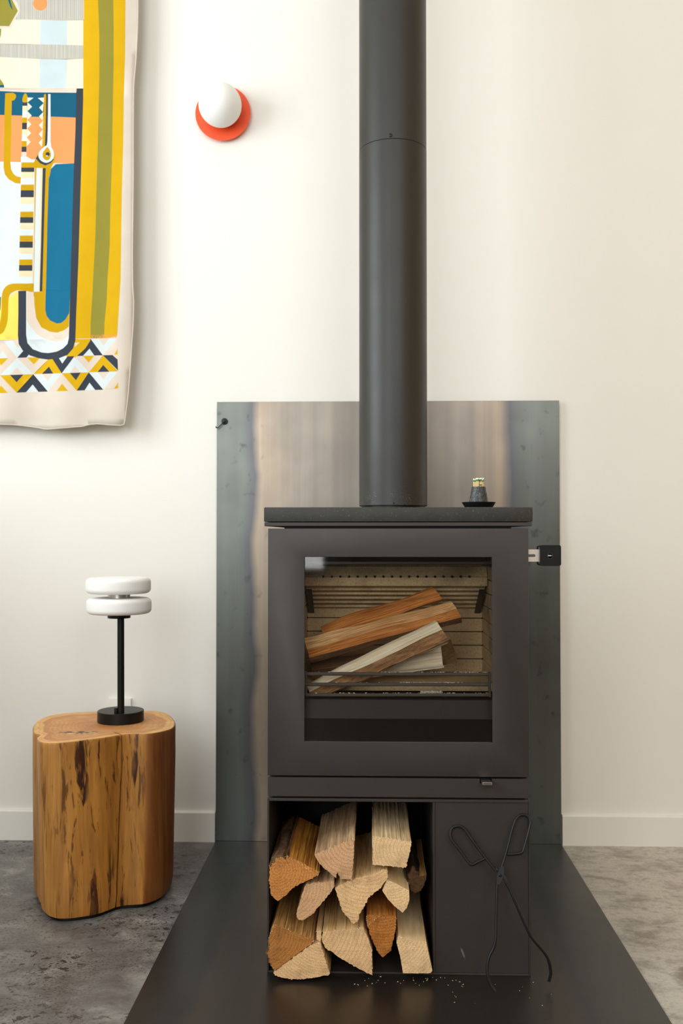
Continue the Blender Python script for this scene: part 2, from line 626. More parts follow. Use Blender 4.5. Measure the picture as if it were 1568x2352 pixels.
BACK = FY + .52
Z_SLAB1, Z_SLAB0 = Zf(1165), Zf(1198.5)
Z_UP1, Z_UP0 = Zf(1200.5), Zf(1208.5)
Z_D1, Z_D0 = Zf(1214), Zf(1783)
Z_S1, Z_S0 = Zf(1787.5), Zf(1831)
Z_B1, Z_B0 = Zf(1836), HZ
st = thing('wood_stove', 'black freestanding wood stove with large glass door and a log store below', 'stove', (.0085, FY + .26, HZ))

# stone top and the plate below it
xa, xb = Xf(606, 1180), Xf(1223, 1180)
obj('stone_top', BOX(xa, xb, FY - .002, BACK + .03, Z_SLAB0, Z_SLAB1, bev=.0025), STONE, st)
obj('top_plate', BOX(Xf(607, 1205), Xf(1221, 1205), FY - .001, BACK + .01, Z_UP0, Z_UP1 + .001, bev=.001, seg=1), STOVE, st)
obj('top_riser', BOX(Xf(652, 1210), Xf(1175, 1210), FY + .012, BACK - .02, Z_D1 - .004, Z_UP0 + .001), STOVE_IN, st)
# body shell round the fire
SX0, SX1 = XL + .003, XR - .003
body_z0 = Z_S0 - .001
for nm, args in (('side_panel', (SX0, SX0 + .006, FY + .032, BACK, body_z0, Z_D1 - .002)),
                 ('side_panel', (SX1 - .006, SX1, FY + .032, BACK, body_z0, Z_D1 - .002)),
                 ('body_top', (SX0 + .006, SX1 - .006, FY + .032, BACK, Z_D1 - .008, Z_D1 - .003)),
                 ('body_floor', (SX0 + .006, SX1 - .006, FY + .04, BACK, Z_D0 + .005, Z_D0 + .012)),
                 ('back_panel', (SX0 + .006, SX1 - .006, BACK - .006, BACK, body_z0, Z_D1 - .008))):
    obj(nm, BOX(*args), STOVE, st)

# door: face plate with a rectangular opening, inner frame, glass
gx0, gx1, gz1, gz0 = Xf(699, 1500), Xf(1130.5, 1500), Zf(1279.5), Zf(1704.5)


def ring_plate(x0, x1, z0, z1, a0, a1, b0, b1, y0, y1, bev=.0012):
    bm = bmesh.new()
    V = {}
    for y in (y0, y1):
        for k, (x, z) in enumerate(((x0, z0), (x1, z0), (x1, z1), (x0, z1), (a0, b0), (a1, b0), (a1, b1), (a0, b1))):
            V[y, k] = bm.verts.new((x, y, z))
    for y in (y0, y1):
        for k in range(4):
            j = (k + 1) % 4
            bm.faces.new((V[y, k], V[y, j], V[y, 4 + j], V[y, 4 + k]))
    for s in (0, 4):
        for k in range(4):
            j = (k + 1) % 4
            bm.faces.new((V[y0, s + k], V[y0, s + j], V[y1, s + j], V[y1, s + k]))
    bmesh.ops.recalc_face_normals(bm, faces=bm.faces)
    if bev:
        es = [e for e in bm.edges if all(abs(v.co.y - y0) < 1e-6 for v in e.verts) and len({round(f.normal.y, 2) for f in e.link_faces}) > 1]
        bmesh.ops.bevel(bm, geom=es, offset=bev, segments=2, affect='EDGES', profile=.5)
    return bm


door = obj('door', ring_plate(XL + .0005, XR - .0015, Z_D0, Z_D1, gx0, gx1, gz0, gz1, FY, FY + .007), STOVE, st)
obj('inner_frame', ring_plate(XL + .006, XR - .007, Z_D0 + .005, Z_D1 - .005, gx0 - .016, gx1 + .016, gz0 - .004, gz1 + .012, FY + .0115, FY + .03, 0), STOVE_IN, door)
obj('glass', BOX(gx0 - .012, gx1 + .012, FY + .0072, FY + .0112, gz0 - .003, gz1 + .010), GLASS, door)

# strip below the door with the air lever in its notch
nx0, nx1, nz = Xf(1101.5, 1790), Xf(1129, 1790), Zf(1798)
bm = bmesh.new()
prism(bm, [(XL + .001, Z_S0), (XR - .001, Z_S0), (XR - .001, Z_S1), (nx1, Z_S1), (nx1, nz), (nx0, nz), (nx0, Z_S1), (XL + .001, Z_S1)], FY + .001, FY + .012)
obj('lower_strip', bm, STOVE, st)
obj('strip_backing', BOX(XL + .006, XR - .006, FY + .02, FY + .04, Z_S0, Z_D0 + .006), STOVE_IN, st)
la, lb = U(1107.5, 1797.5, FY - .032), U(1130, 1804, FY - .032)
lever = obj('air_lever', BOX(la.x, lb.x, FY - .032, FY + .019, lb.z, la.z, bev=.0006, seg=1), CHROME, st)
bm = bmesh.new()
for k in range(7):
    x = la.x + .0042 + k * .0026
    box(bm, x, x + .0016, FY - .0324, FY - .0318, lb.z + .0032, lb.z + .0052)
obj('engraving', bm, STOVE_IN, lever)

# handle at the right: slotted steel tongue and square black grip
hy = FY + .018
bx0, bx1 = SX1 - .004, U(1241, 1276, hy).x
za, zb, s0, s1 = U(1220, 1262, hy).z, U(1220, 1290, hy).z, U(1220, 1273, hy).z, U(1220, 1279.3, hy).z
sx = U(1229.3, 1276, hy).x
rr = (s0 - s1) / 2
slot = [(sx - rr + rr * math.sin(PI * k / 8), (s0 + s1) / 2 - rr * math.cos(PI * k / 8)) for k in range(9)]
bm = bmesh.new()
prism(bm, [(bx0, zb), (bx1, zb), (bx1, za), (bx0, za), (bx0, s0)] + slot[::-1] + [(bx0, s1)], hy, hy + .003)
c0, c1 = U(1240, 1300, hy - .012), U(1288, 1252, hy - .012)
hb = bmesh.new()
prism(hb, rounded(c0.x, c1.x, c0.z, c1.z, .0055), hy - .012, hy - .001)
grip = obj('handle_grip', hb, BLACK, st)
obj('slotted_bracket', bm, BRUSH, grip)['label'] = 'slotted bare steel tongue'
hb = bmesh.new()
prism(hb, rounded(c0.x - .004, c1.x - .006, c0.z + .001, c1.z - .001, .0055), hy + .004, hy + .013)
obj('rear_plate', hb, BLACK, grip)
hb = bmesh.new()
prism(hb, rounded(c0.x - .0008, c1.x - .004, c0.z + .003, c1.z - .003, .004), hy - .001, hy + .004)
obj('steel_core', hb, CHROME, grip)
bc = U(1263.2, 1276.5, hy - .012)
hb = bmesh.new()
lathe(hb, [(.0068, 0), (.0068, .0004), (.0058, .0004), (.0058, 0)], (bc.x, hy - .012, bc.z), 32, 'Y')
obj('badge_ring', hb, mat_paint('badge_grey', (52, 52, 52), .5, .4, False), grip)
hb = bmesh.new()
tx, tz, yy = bc.x - .0056, bc.z + .0003, hy - .0124
for k, glyph in enumerate(('D', 'O', 'V', 'I', 'I')):  # tiny pale lettering of the badge, too small in the photo to read
    x0 = tx + k * .0022
    box(hb, x0, x0 + .0005, yy, yy + .0004, tz - .0016, tz + .0018)
    if glyph in 'DO':
        box(hb, x0 + .0013, x0 + .0018, yy, yy + .0004, tz - .0016, tz + .0018)
        box(hb, x0, x0 + .0018, yy, yy + .0004, tz + .0013, tz + .0018)
        box(hb, x0, x0 + .0018, yy, yy + .0004, tz - .0016, tz - .0011)
    elif glyph == 'V':
        box(hb, x0 + .0011, x0 + .0016, yy, yy + .0004, tz - .0016, tz + .0018)
        box(hb, x0, x0 + .0016, yy, yy + .0004, tz - .0002, tz + .0003)
obj('badge_lettering', hb, PLASTIC, grip)

sp = U(1063, 2190, FY) - Vector((.0085, 0, HZ))
PANEL = mat_paint('stove_panel_paint', (58, 53, 50), .46, .4, scuff=(sp.x, sp.z))
# base: open log store and a closed right half
TH = .0045
BX0, BX1 = XL, XR
dvx = Xf(994, 2040)
st_back = FY + .46
for nm, args, mm in (('base_side', (BX0, BX0 + TH, FY, st_back, Z_B0, Z_B1), STOVE),
                     ('base_side', (BX1 - TH, BX1, FY, st_back, Z_B0, Z_B1), STOVE),
                     ('base_top', (BX0 + TH, BX1 - TH, FY, st_back, Z_B1 - .0065, Z_B1), STOVE),
                     ('base_floor', (BX0 + TH, BX1 - TH, FY, st_back, Z_B0, Z_B0 + TH), STOVE),
                     ('base_back', (BX0 + TH, BX1 - TH, st_back - TH, st_back, Z_B0 + TH, Z_B1 - .0065), STOVE_IN),
                     ('store_divider', (dvx, dvx + .0055, FY + .0005, st_back - TH, Z_B0 + TH, Z_B1 - .0065), STOVE),
                     ('front_panel', (dvx + .0055, BX1 - TH, FY + .0025, FY + .007, Z_B0 + TH, Z_B1 - .0065), PANEL)):
    obj(nm, BOX(*args, bev=.0008, seg=1), mm, st)
obj('base_neck', BOX(BX0 + .012, BX1 - .012, FY + .014, st_back - .02, Z_B1, Z_S0), STOVE_IN, st)

# inside of the fire: lining boards, ribbed baffle, air rail, grate bars
FX0, FX1, FBK = -.236, .253, -.672
FZ0 = .690
nb = 0
zc = FZ0
while zc < .99:
    z1 = min(zc + .0378, .992)
    obj('lining_board', BOX(FX0, FX1, FBK, FBK + .025, zc + .0012, z1 - .0012, bev=.0018, seg=1), LINING, st)
    for sx_ in (0, 1):
        xa = FX0 - .022 if sx_ == 0 else FX1
        obj('lining_board', BOX(xa, xa + .022, FY + .045, FBK + .02, zc + .0012, z1 - .0012, bev=.0018, seg=1), LINING, st)
    zc = z1
obj('fire_backing', BOX(FX0 - .03, FX1 + .03, FBK + .012, FBK + .03, FZ0 - .02, .99), SOOT, st)
obj('lower_shade_sheet', BOX(gx0 - .02, gx1 + .02, FY + .036, FY + .040, Z_D0 + .008, U(900, 1651, FY + .04).z), SOOT, st)  # added dark sheet, stands in for the shade below the lip
obj('ash_floor', BOX(FX0 - .02, FX1 + .02, FY + .062, -.862, FZ0 - .05, FZ0 - .036), SOOT, st)
obj('fire_floor', BOX(FX0 - .02, FX1 + .02, -.862, FBK + .02, FZ0 - .02, FZ0), LINING, st)
bm = bmesh.new()   # baffle: ribbed board rising towards the door
b0, b1 = Vector((FBK + .003, .861)), Vector((FY + .195, .939))
N = 60
prof = []
nn = Vector((-(b1 - b0).y, (b1 - b0).x)).normalized()
for k in range(N + 1):
    tt = k / N
    p = b0.lerp(b1, tt)
    ph = (tt * 6) % 1
    d = .006 * (1 - ph)
    prof.append(p + nn * d * (1 if nn.y > 0 else -1))
A = [bm.verts.new((FX0 + .004, p.x, p.y)) for p in prof]
B = [bm.verts.new((FX1 - .006, p.x, p.y)) for p in prof]
A2 = [bm.verts.new((FX0 + .004, p.x, p.y + .02)) for p in prof]
B2 = [bm.verts.new((FX1 - .006, p.x, p.y + .02)) for p in prof]
for k in range(N):
    bm.faces.new((A[k], A[k + 1], B[k + 1], B[k]))
    bm.faces.new((A2[k], B2[k], B2[k + 1], A2[k + 1]))
    bm.faces.new((A[k], A2[k], A2[k + 1], A[k + 1]))
    bm.faces.new((B[k], B[k + 1], B2[k + 1], B2[k]))
bm.faces.new((A[0], B[0], B2[0], A2[0]))
bm.faces.new((A[N], A2[N], B2[N], B[N]))
bmesh.ops.recalc_face_normals(bm, faces=bm.faces)
obj('baffle', bm, LINING, st, smooth=20)
for xx in (FX0 + .004, FX1 - .022):
    bm = bmesh.new()
    p0, p1 = Vector((xx, b0.x - .004, b0.y + .000)), Vector((xx, b1.x + .01, b1.y - .010))
    dn = Vector((0, nn.x, nn.y)) * (-.006 if nn.y > 0 else .006)
    vs = []
    for p in (p0, p1):
        for dx in (0, .016):
            for q in (0, 1):
                vs.append(bm.verts.new(p + Vector((dx, 0, 0)) + dn * q))
    for f in ((0, 1, 3, 2), (4, 6, 7, 5), (0, 2, 6, 4), (1, 5, 7, 3), (0, 4, 5, 1), (2, 3, 7, 6)):
        bm.faces.new([vs[k] for k in f])
    bmesh.ops.recalc_face_normals(bm, faces=bm.faces)
    obj('baffle_bracket', bm, IRON, st)
ry = FY + .194
rz0, rzh, rz1 = U(900, 1346, ry).z, U(900, 1325, ry).z, U(900, 1302, ry).z
rail = obj('air_rail', BOX(FX0 + .002, FX1 - .002, ry - .004, ry + .02, rz0, rzh, bev=.002), LINING, st)
bm = bmesh.new()
prism_pts = [(ry, rzh + .0005), (ry + .02, rz1), (ry + .04, rz1), (ry + .02, rzh + .0005)]
A = [bm.verts.new((FX0 + .002, y, z)) for y, z in prism_pts]
B = [bm.verts.new((FX1 - .002, y, z)) for y, z in prism_pts]
for k in range(4):
    j = (k + 1) % 4
    bm.faces.new((A[k], A[j], B[j], B[k]))
bm.faces.new(A)
bm.faces.new(B)
bmesh.ops.recalc_face_normals(bm, faces=bm.faces)
obj('upper_board', bm, LINING, st)
bm = bmesh.new()
for k in range(18):
    p = U(742 + 19.75 * k, 1324.5, ry - .004)
    lathe(bm, [(.0033, -.006), (.0033, .0006), (0, .0006)], (p.x, ry - .004, p.z), 12, 'Y')
obj('air_hole', bm, SOOT, rail, kind='stuff')
obj('flue_throat', BOX(FX0, FX1, FBK - .02, FBK + .0, .992, 1.02), SOOT, st)
obj('throat_rail', BOX(FX0 + .002, FX1 - .002, FY + .05, FY + .06, U(900, 1296, FY + .05).z, U(900, 1290, FY + .05).z), IRON, st)

gy = FY + .042
grate = obj('grate', BOX(U(1121, 1560, gy).x, U(1127, 1560, gy).x, gy - .004, gy + .004, U(900, 1600, gy).z, U(900, 1542, gy).z, bev=.001, seg=1), GRATE, st)
obj('grate_post', BOX(U(700.5, 1560, gy).x, U(705, 1560, gy).x, gy - .004, gy + .004, U(900, 1600, gy).z, U(900, 1542, gy).z, bev=.001, seg=1), GRATE, grate)
ash = bmesh.new()
for py in (1547.5, 1572, 1596):
    a, b = U(701, py, gy), U(1127, py + (1 if py < 1560 else 0), gy)
    bm = bmesh.new()
    tube(bm, [a.lerp(b, k / 20) + Vector((0, 0, R.uniform(-.0003, .0003))) for k in range(21)], .0046, 12)
    obj('grate_bar', bm, GRATE, grate)
    hot = (.62, .74) if py > 1590 else (.4, .95) if py < 1560 else (.5, .85)
    for k in range(150 if py > 1590 else 80):
        tt = R.uniform(*hot) if R.random() < .75 else R.uniform(.05, .98)
        p = a.lerp(b, tt)
        s = R.uniform(.0006, .0021)
        hgt = .0044 + (R.random() ** 2 * .005 if py > 1590 and hot[0] < tt < hot[1] else 0)
        r_ = bmesh.ops.create_icosphere(ash, subdivisions=1, radius=s)
        for v in r_['verts']:
            v.co = Vector((v.co.x * 1.8, v.co.y, v.co.z)) + p + Vector((0, R.uniform(-.002, .002), hgt))
obj('ash', ash, ASH, grate, kind='stuff')
lz1, lz0 = U(900, 1605, FY + .041).z, U(900, 1651, FY + .041).z
obj('front_lip', BOX(gx0 - .014, gx1 + .014, FY + .041, FY + .050, lz0, lz1), STOVE, st)
obj('lip_shelf', BOX(gx0 - .014, gx1 + .014, gy - .006, gy + .024, lz1 - .0005, lz1 + .002), SOOT, st)

# ------------------------------------------------------------------ flue pipe
PD = -.553
pc = U(902.7, 1150, PD)
PXc, PR = pc.x, .0995
zj = U(896, 318, PD - PR).z
pt = thing('flue_pipe', 'tall matte black flue pipe rising from the stone top of the stove', 'flue pipe', (PXc, PD, Z_SLAB1))
bm = bmesh.new()
lathe(bm, [(.0935, 0), (.0935, .02)], (PXc, PD, Z_SLAB1), 64)
obj('collar', bm, BLACK, pt)
zp0 = U(902, 1160.5, PD - PR).z
bm = bmesh.new()
lathe(bm, [(PR - .002, zp0), (PR, zp0 + .001), (PR, zj - .0012), (PR - .0012, zj)], (PXc, PD, 0), 96)
obj('lower_pipe', bm, PIPE, pt)
bm = bmesh.new()
lathe(bm, [(PR - .0012, zj + .0002), (PR - .0002, zj + .0012), (PR - .0002, ROOM_Z1)], (PXc, PD, 0), 96)
obj('upper_pipe', bm, PIPE, pt)


def rivet(px, py, r):
    s = U(px, py, PD - PR)
    ang = math.asin((s.x - PXc) / PR)
    bm = bmesh.new()
    lathe(bm, [(r, 0), (r, .0018), (r * .7, .0028), (r * .38, .0028), (r * .38, .0015), (0, .0015)], (0, 0, 0), 20, 'Y')
    bmesh.ops.transform(bm, matrix=Matrix.Translation((PXc + PR * math.sin(ang), PD - PR * math.cos(ang) + .0004, s.z)) @ Matrix.Rotation(ang, 4, 'Z'), verts=bm.verts)
    obj('rivet', bm, IRON, pt)


rivet(896.5, 310.5, .0052)
rivet(904, 1155.5, .0022)

# ------------------------------------------------------------------ logs
def resample(poly, step):
    out = []
    n = len(poly)
    for i in range(n):
        a, b = Vector(poly[i]), Vector(poly[(i + 1) % n])
        k = max(1, int((b - a).length / step))
        for j in range(k):
            out.append((a.lerp(b, j / k), i))
    return out


def split_log(name, poly, L, mats, label, group, mat_world, bark=(), ridge=.0009, seed=0, tilt=(0, 0), taper=1.0, bow=0.0, rings=12, step=.0032, rough_end=.00008, emat=None, wob=0.0):
    """split firewood: poly is its end outline (x, z); the log runs along local +y"""
    rnd = random.Random(seed)
    area2 = sum(poly[i][0] * poly[(i + 1) % len(poly)][1] - poly[(i + 1) % len(poly)][0] * poly[i][1] for i in range(len(poly)))
    if area2 < 0:
        poly = poly[::-1]
        bark = [(len(poly) - 2 - k) % len(poly) for k in bark]
        if emat:
            emat = {(len(poly) - 2 - k) % len(poly): v for k, v in emat.items()}
    pts = resample(poly, step)
    n = len(pts)
    cx = sum(p.x for p, _ in pts) / n
    cz = sum(p.y for p, _ in pts) / n
    nr = []
    for i in range(n):
        d = pts[(i + 1) % n][0] - pts[i - 1][0]
        nr.append(Vector((d.y, -d.x)).normalized() if d.length else Vector((0, 0)))
    bm = bmesh.new()
    lay = []
    ys = [0.0, .004] + [L * (k / (rings - 1)) for k in range(1, rings)]
    rv = [rnd.gauss(0, 1) for _ in range(n)]
    for yy in ys:
        tt = yy / L
        ring = []
        sc = 1 + (taper - 1) * tt
        ox = bow * math.sin(tt * PI) + .004 * (mnoise.noise((seed * 3.1, yy * 6, 0)))
        oz = .004 * (mnoise.noise((seed * 3.1, yy * 6, 9)))
        for i, (p, e) in enumerate(pts):
            amp = ridge * (2.2 if e in bark else 1)
            drift = mnoise.noise((i * .35, yy * 14, seed)) * (1.6 if e in bark else .7)
            q = p + nr[i] * (amp * (rv[i] * .6 + drift) + wob * mnoise.noise((p.x * 26 + seed, yy * 9, p.y * 26)))
            x = cx + (q.x - cx) * sc + ox * tt
            z = cz + (q.y - cz) * sc + oz * tt
            y = yy
            if yy == 0:
                y += (p.x - cx) * tilt[0] + (p.y - cz) * tilt[1] + rnd.gauss(0, rough_end)
            elif yy < .005:
                y += (p.x - cx) * tilt[0] + (p.y - cz) * tilt[1]
            if tt == 1:
                y += (p.x - cx) * .1
            ring.append(bm.verts.new((x, y, z)))
        lay.append(ring)
    bk = [] if not bark else bmesh.new()
    for a, b in zip(lay, lay[1:]):
        for i in range(n):
            j = (i + 1) % n
            f = bm.faces.new((a[j], a[i], b[i], b[j]))
            if emat:
                f.material_index = emat.get(pts[i][1], 0)
    for ring, flip in ((lay[0], False), (lay[-1], True)):
        for tr in tessellate_polygon([[Vector((v.co.x, v.co.z, 0)) for v in ring]]):
            try:
                f = bm.faces.new([ring[k] for k in tr])
                f.material_index = 1
            except ValueError:
                pass
    bmesh.ops.recalc_face_normals(bm, faces=bm.faces)
    barkbm = None
    if bark:  # a plate of bark that lies on the flagged sides
        barkbm = bmesh.new()
        idx = [i for i in range(n) if pts[i][1] in bark]
        # order as one run
        start = next((k for k in range(len(idx)) if (idx[k] - 1) % n not in idx), 0)
        idx = idx[start:] + idx[:start]
        idx.append((idx[-1] + 1) % n)
        g0, g1 = [], []
        for li, ring in enumerate(lay):
            r0, r1 = [], []
            for kk, i in enumerate(idx):
                hgt = .0022 + .0022 * mnoise.noise((i * .5, ys[li] * 25, seed + 5))
                if kk in (0, len(idx) - 1):
                    hgt = .0008
                v = ring[i].co
                d = Vector((nr[i].x, 0, nr[i].y))
                r0.append(barkbm.verts.new(v - d * .001))
                r1.append(barkbm.verts.new(v + d * max(hgt, .0008)))
            g0.append(r0)
            g1.append(r1)
        m = len(idx)
        for li in range(len(lay) - 1):
            for k in range(m - 1):
                barkbm.faces.new((g1[li][k], g1[li][k + 1], g1[li + 1][k + 1], g1[li + 1][k]))
                barkbm.faces.new((g0[li][k], g0[li + 1][k], g0[li + 1][k + 1], g0[li][k + 1]))
            for k in (0, m - 1):
                barkbm.faces.new((g0[li][k], g1[li][k], g1[li + 1][k], g0[li + 1][k]))
        for li in (0, len(lay) - 1):
            for k in range(m - 1):
                barkbm.faces.new((g0[li][k], g0[li][k + 1], g1[li][k + 1], g1[li][k]))
        bmesh.ops.recalc_face_normals(barkbm, faces=barkbm.faces)
    o = obj(name, bm, [mats[0], mats[1]] + list(mats[3:]), smooth=28)
    o.matrix_world = mat_world
    tag(o, label, 'log', group)
    if barkbm:
        b = obj('bark', barkbm, mats[2], smooth=40)
        b.parent = o
    return o


def fringe(o, pts, mat, n, seed):
    """torn fibres along the sawn edge of a log, in the log's own coordinates"""
    rnd = random.Random(seed)
    bm = bmesh.new()
    for _ in range(n):
        k = rnd.randrange(len(pts) - 1)
        p = pts[k].lerp(pts[k + 1], rnd.random())
        l, wd = rnd.uniform(.001, .0065) * rnd.uniform(.5, 1), rnd.uniform(.0004, .0013)
        d = Vector((rnd.uniform(-1, 1), rnd.uniform(-1.0, .5), rnd.uniform(-.2, .7))).normalized()
        s = d.cross(Vector((0, 0, 1))).normalized() * wd
        u_ = d.cross(s).normalized() * wd
        a = [bm.verts.new(p + s), bm.verts.new(p - s + u_ * .3), bm.verts.new(p + u_)]
        e = bm.verts.new(p + d * l)
        bm.faces.new(a)
        for q in range(3):
            bm.faces.new((a[q], a[(q + 1) % 3], e))
    f = obj('splinters', bm, mat, smooth=0, kind='stuff')
    f.parent = o


LC = {  # light and dark of the split faces, then of the sawn ends
    'pale': ((238, 206, 154), (204, 160, 104), (232, 190, 142), (184, 138, 92)),
    'cream': ((244, 222, 182), (214, 180, 132), (234, 196, 150), (194, 148, 102)),
    'grey': ((220, 184, 144), (166, 128, 94), (214, 172, 130), (160, 114, 78)),
    'orange': ((214, 152, 66), (160, 98, 34), (200, 136, 74), (140, 84, 40)),
    'brown': ((206, 160, 98), (150, 104, 56), (180, 122, 64), (116, 72, 36)),
    'amber': ((220, 152, 76), (170, 102, 42), (178, 114, 52), (112, 64, 26)),
}
LM_SMOOTH = mat_wood_side('smooth_face', (242, 218, 174), (226, 196, 148), (206, 170, 122), .35)
BARK_D = mat_bark('dark_bark', (62, 46, 36), (28, 21, 17))
BARK_M = mat_bark('brown_bark', (112, 84, 62), (58, 42, 32))
BARK_L = mat_bark('light_bark', (164, 124, 88), (96, 70, 50))
FIBRE = NT('torn_fibre', .8, 0, (246, 224, 180), .1).m
LM = {}
for k, (a, b, c_, d) in LC.items():
    LM[k] = (mat_wood_side('split_face_' + k, a, b), None, c_, d)

S1 = [(70, 650), (100, 610), (130, 575), (240, 556), (515, 700), (500, 738), (420, 775), (340, 805), (290, 838), (215, 905), (140, 960), (85, 905), (62, 760)]
S2 = [(460, 545), (640, 470), (822, 398), (812, 590), (800, 772), (692, 765), (668, 700), (655, 752), (600, 712), (505, 625)]
S3 = [(978, 380), (1150, 405), (1325, 435), (1300, 560), (1272, 667), (1170, 655), (972, 640), (974, 500)]
S4 = [(640, 840), (735, 790), (830, 750), (980, 715), (1112, 668), (1118, 745), (1050, 840), (945, 925), (905, 1000), (860, 1075), (845, 1140), (805, 1155), (760, 1105), (705, 1040), (672, 945)]
S5 = [(390, 800), (520, 785), (640, 772), (645, 825), (612, 880), (500, 1012), (440, 1080), (352, 1136), (325, 1125), (300, 1085), (340, 940)]
S6 = [(1100, 765), (1200, 810), (1300, 862), (1304, 940), (1280, 1012), (1240, 1055), (1165, 995), (1110, 940), (1058, 862)]
S7 = [(1385, 740), (1455, 728), (1445, 790), (1410, 855), (1345, 893), (1300, 850), (1282, 780), (1290, 690), (1330, 660), (1370, 690)]
dy = 880
S8 = [(110, 275), (290, 345), (472, 415), (436, 455), (330, 535), (118, 688), (78, 652), (50, 560), (58, 400)]
S9 = [(520, 440), (560, 570), (606, 712), (590, 726), (520, 740), (430, 755), (330, 768), (250, 770), (150, 745), (95, 710), (122, 690), (330, 540), (440, 460)]
S10 = [(532, 338), (700, 322), (895, 302), (940, 400), (975, 500), (978, 620), (982, 735), (880, 685), (730, 600), (640, 540), (560, 490), (524, 430)]
S10B = [(484, 340), (530, 342), (520, 430), (508, 432), (484, 400)]
S11 = [(920, 200), (1050, 192), (1190, 206), (1178, 330), (1160, 432), (1140, 505), (1066, 560), (1030, 535), (990, 450), (950, 370), (928, 290)]
S12 = [(1200, 378), (1290, 410), (1450, 430), (1480, 570), (1506, 690), (1490, 710), (1360, 712), (1240, 710), (1215, 560), (1182, 440)]
STORE = [  # outline, row offset, y of the sawn end, length, wood, bark sides, label, pith, tilt
    ('S1', S1, 0, -0.036, .32, 'orange', (0, 1, 2), 'orange brown split log in the top left corner of the log store', (.15, .7), (0.05, .05)),
    ('S2', S2, 0, -0.036, .33, 'grey', (), 'pinkish quarter log in the middle of the top row in the log store', (.9, .9), (0, 0)),
    ('S3', S3, 0, -0.036, .33, 'cream', (), 'pale square-ended log at the right of the top row in the log store', (.9, .6), (0, 0)),
    ('S4', S4, 0, -0.033, .33, 'pale', (), 'wide pale wedge log in the centre of the log store, pointing down', (.6, 1.3), (0, .05)),
    ('S5', S5, 0, -0.032, .30, 'grey', (), 'small greyish wedge log below the orange log at the left of the log store', (-.3, .9), (0, 0)),
    ('S6', S6, 0, -0.031, .30, 'cream', (), 'small smooth pale log under the square-ended log in the log store', (.3, 1.2), (0, .1)),
    ('S7', S7, 0, 0.030, .28, 'brown', (3, 4, 5, 6, 7, 8, 9), 'dark bark-covered log set back beside the divider of the log store', (.5, .5), (.3, 0)),
    ('S8', S8, dy, -0.041, .32, 'brown', (6, 7), 'dark brown wedge log at the left of the bottom row in the log store', (-.2, .9), (0, 0)),
    ('S9', S9, dy, -0.046, .32, 'pale', (), 'pale log with rounded underside lying lowest at the left of the log store', (.9, 1.4), (0, 0)),
    ('S10', S10, dy, -0.036, .32, 'pale', (), 'pale wedge log with a sharp lower tip in the middle of the bottom row', (-.6, 1.2), (0, 0)),
    ('S10B', S10B, dy, -0.036, .25, 'pale', (), 'thin split sliver of wood beside the sharp-tipped bottom log', (.5, .5), (0, 0)),
    ('S11', S11, dy, -0.028, .30, 'amber', (), 'small amber orange log right of the sharp-tipped log in the bottom row', (.5, 1.6), (0, .12)),
    ('S12', S12, dy, -0.034, .33, 'cream', (), 'tall smooth cream log against the divider at the bottom right of the log store', (-.5, 1.4), (0, .04)),
]
for i, (nm, pl, off, ye, L, wd, bk, label, pith, tilt) in enumerate(STORE):
    y = FY + ye
    pts = [U(600 + X / 3.8244, 1820 + (Y + off) / 3.8244, y) for X, Y in pl]
    mid = sum(pts, Vector()) / len(pts)
    pts = [mid + (p - mid) * .97 for p in pts]
    for p in pts:
        p.x = min(max(p.x, XL + .0072), Xf(994, 2040) - .0012)
    ox, oz = min(p.x for p in pts), min(p.z for p in pts)
    floor_z = Z_B0 + TH
    for p in pts:
        p.z = max(p.z, floor_z + .0022)
    oz = min(p.z for p in pts)
    oz_fix = 0
    loc = [(p.x - ox, p.z - oz) for p in pts]
    wx, wz = max(p[0] for p in loc), max(p[1] for p in loc)
    e1, e2 = ((98, 72, 48), (62, 44, 30)) if nm == 'S7' else LM[wd][2:]
    em = mat_wood_end('sawn_end_%d' % i, e1, e2, (pith[0] * wx, pith[1] * wz), R.uniform(330, 520), .55 if wd in ('brown', 'amber') else .35)
    o = split_log('log', loc, L, (LM_SMOOTH if nm in ('S6', 'S12') else LM[wd][0], em, BARK_D if nm == 'S7' else BARK_M), label, 'firewood in the log store',
                  Matrix.Translation((ox, y, oz + oz_fix)), bk, ridge=.0003 if nm in ('S6', 'S12') else .0014, seed=i + 3, tilt=tilt)
    top = sorted([Vector((x, .001, z)) for x, z in loc], key=lambda v: v.x)
    top = [v for v in top if v.z > wz * .55]
    if len(top) > 1 and nm not in ('S7', 'S12', 'S6'):
        fringe(o, top, FIBRE, 60, i)


# logs laid in the fire
def laid_log(pl, yl, pr, yr, poly, wood, label, bark=(), taper=1.0, seed=0, ridge=.0012, endc=None, tilt=(0, 0), barkm=None, faces=None):
    a, b = U(*pl, yl), U(*pr, yr)
    # local +y runs from the right end (seen) to the left end
    d = (a - b)
    L = d.length
    d.normalize()
    up = (Vector((0, 0, 1)) - d * d.z).normalized()
    xx = d.cross(up)
    if xx.y > 0:
        pass
    m = Matrix((xx, d, up)).transposed().to_4x4()
    m.translation = b
    # poly is given as (towards viewer, up)
    s = 1 if xx.y < 0 else -1
    pol = [(s * n_, u_) for n_, u_ in poly]
    ec = endc or (LM[wood][2], LM[wood][3])
    em = mat_wood_end('fire_log_end_%d' % seed, ec[0], ec[1], (0, .05), 400, .6)
    return split_log('log', pol, L, (LM[wood][0], em, barkm or BARK_M, LM['rust'][0], LM['dark'][0]), label, 'firewood laid in the stove', m, bark, ridge, seed, tilt, taper, rings=40, emat=faces, wob=.0085)


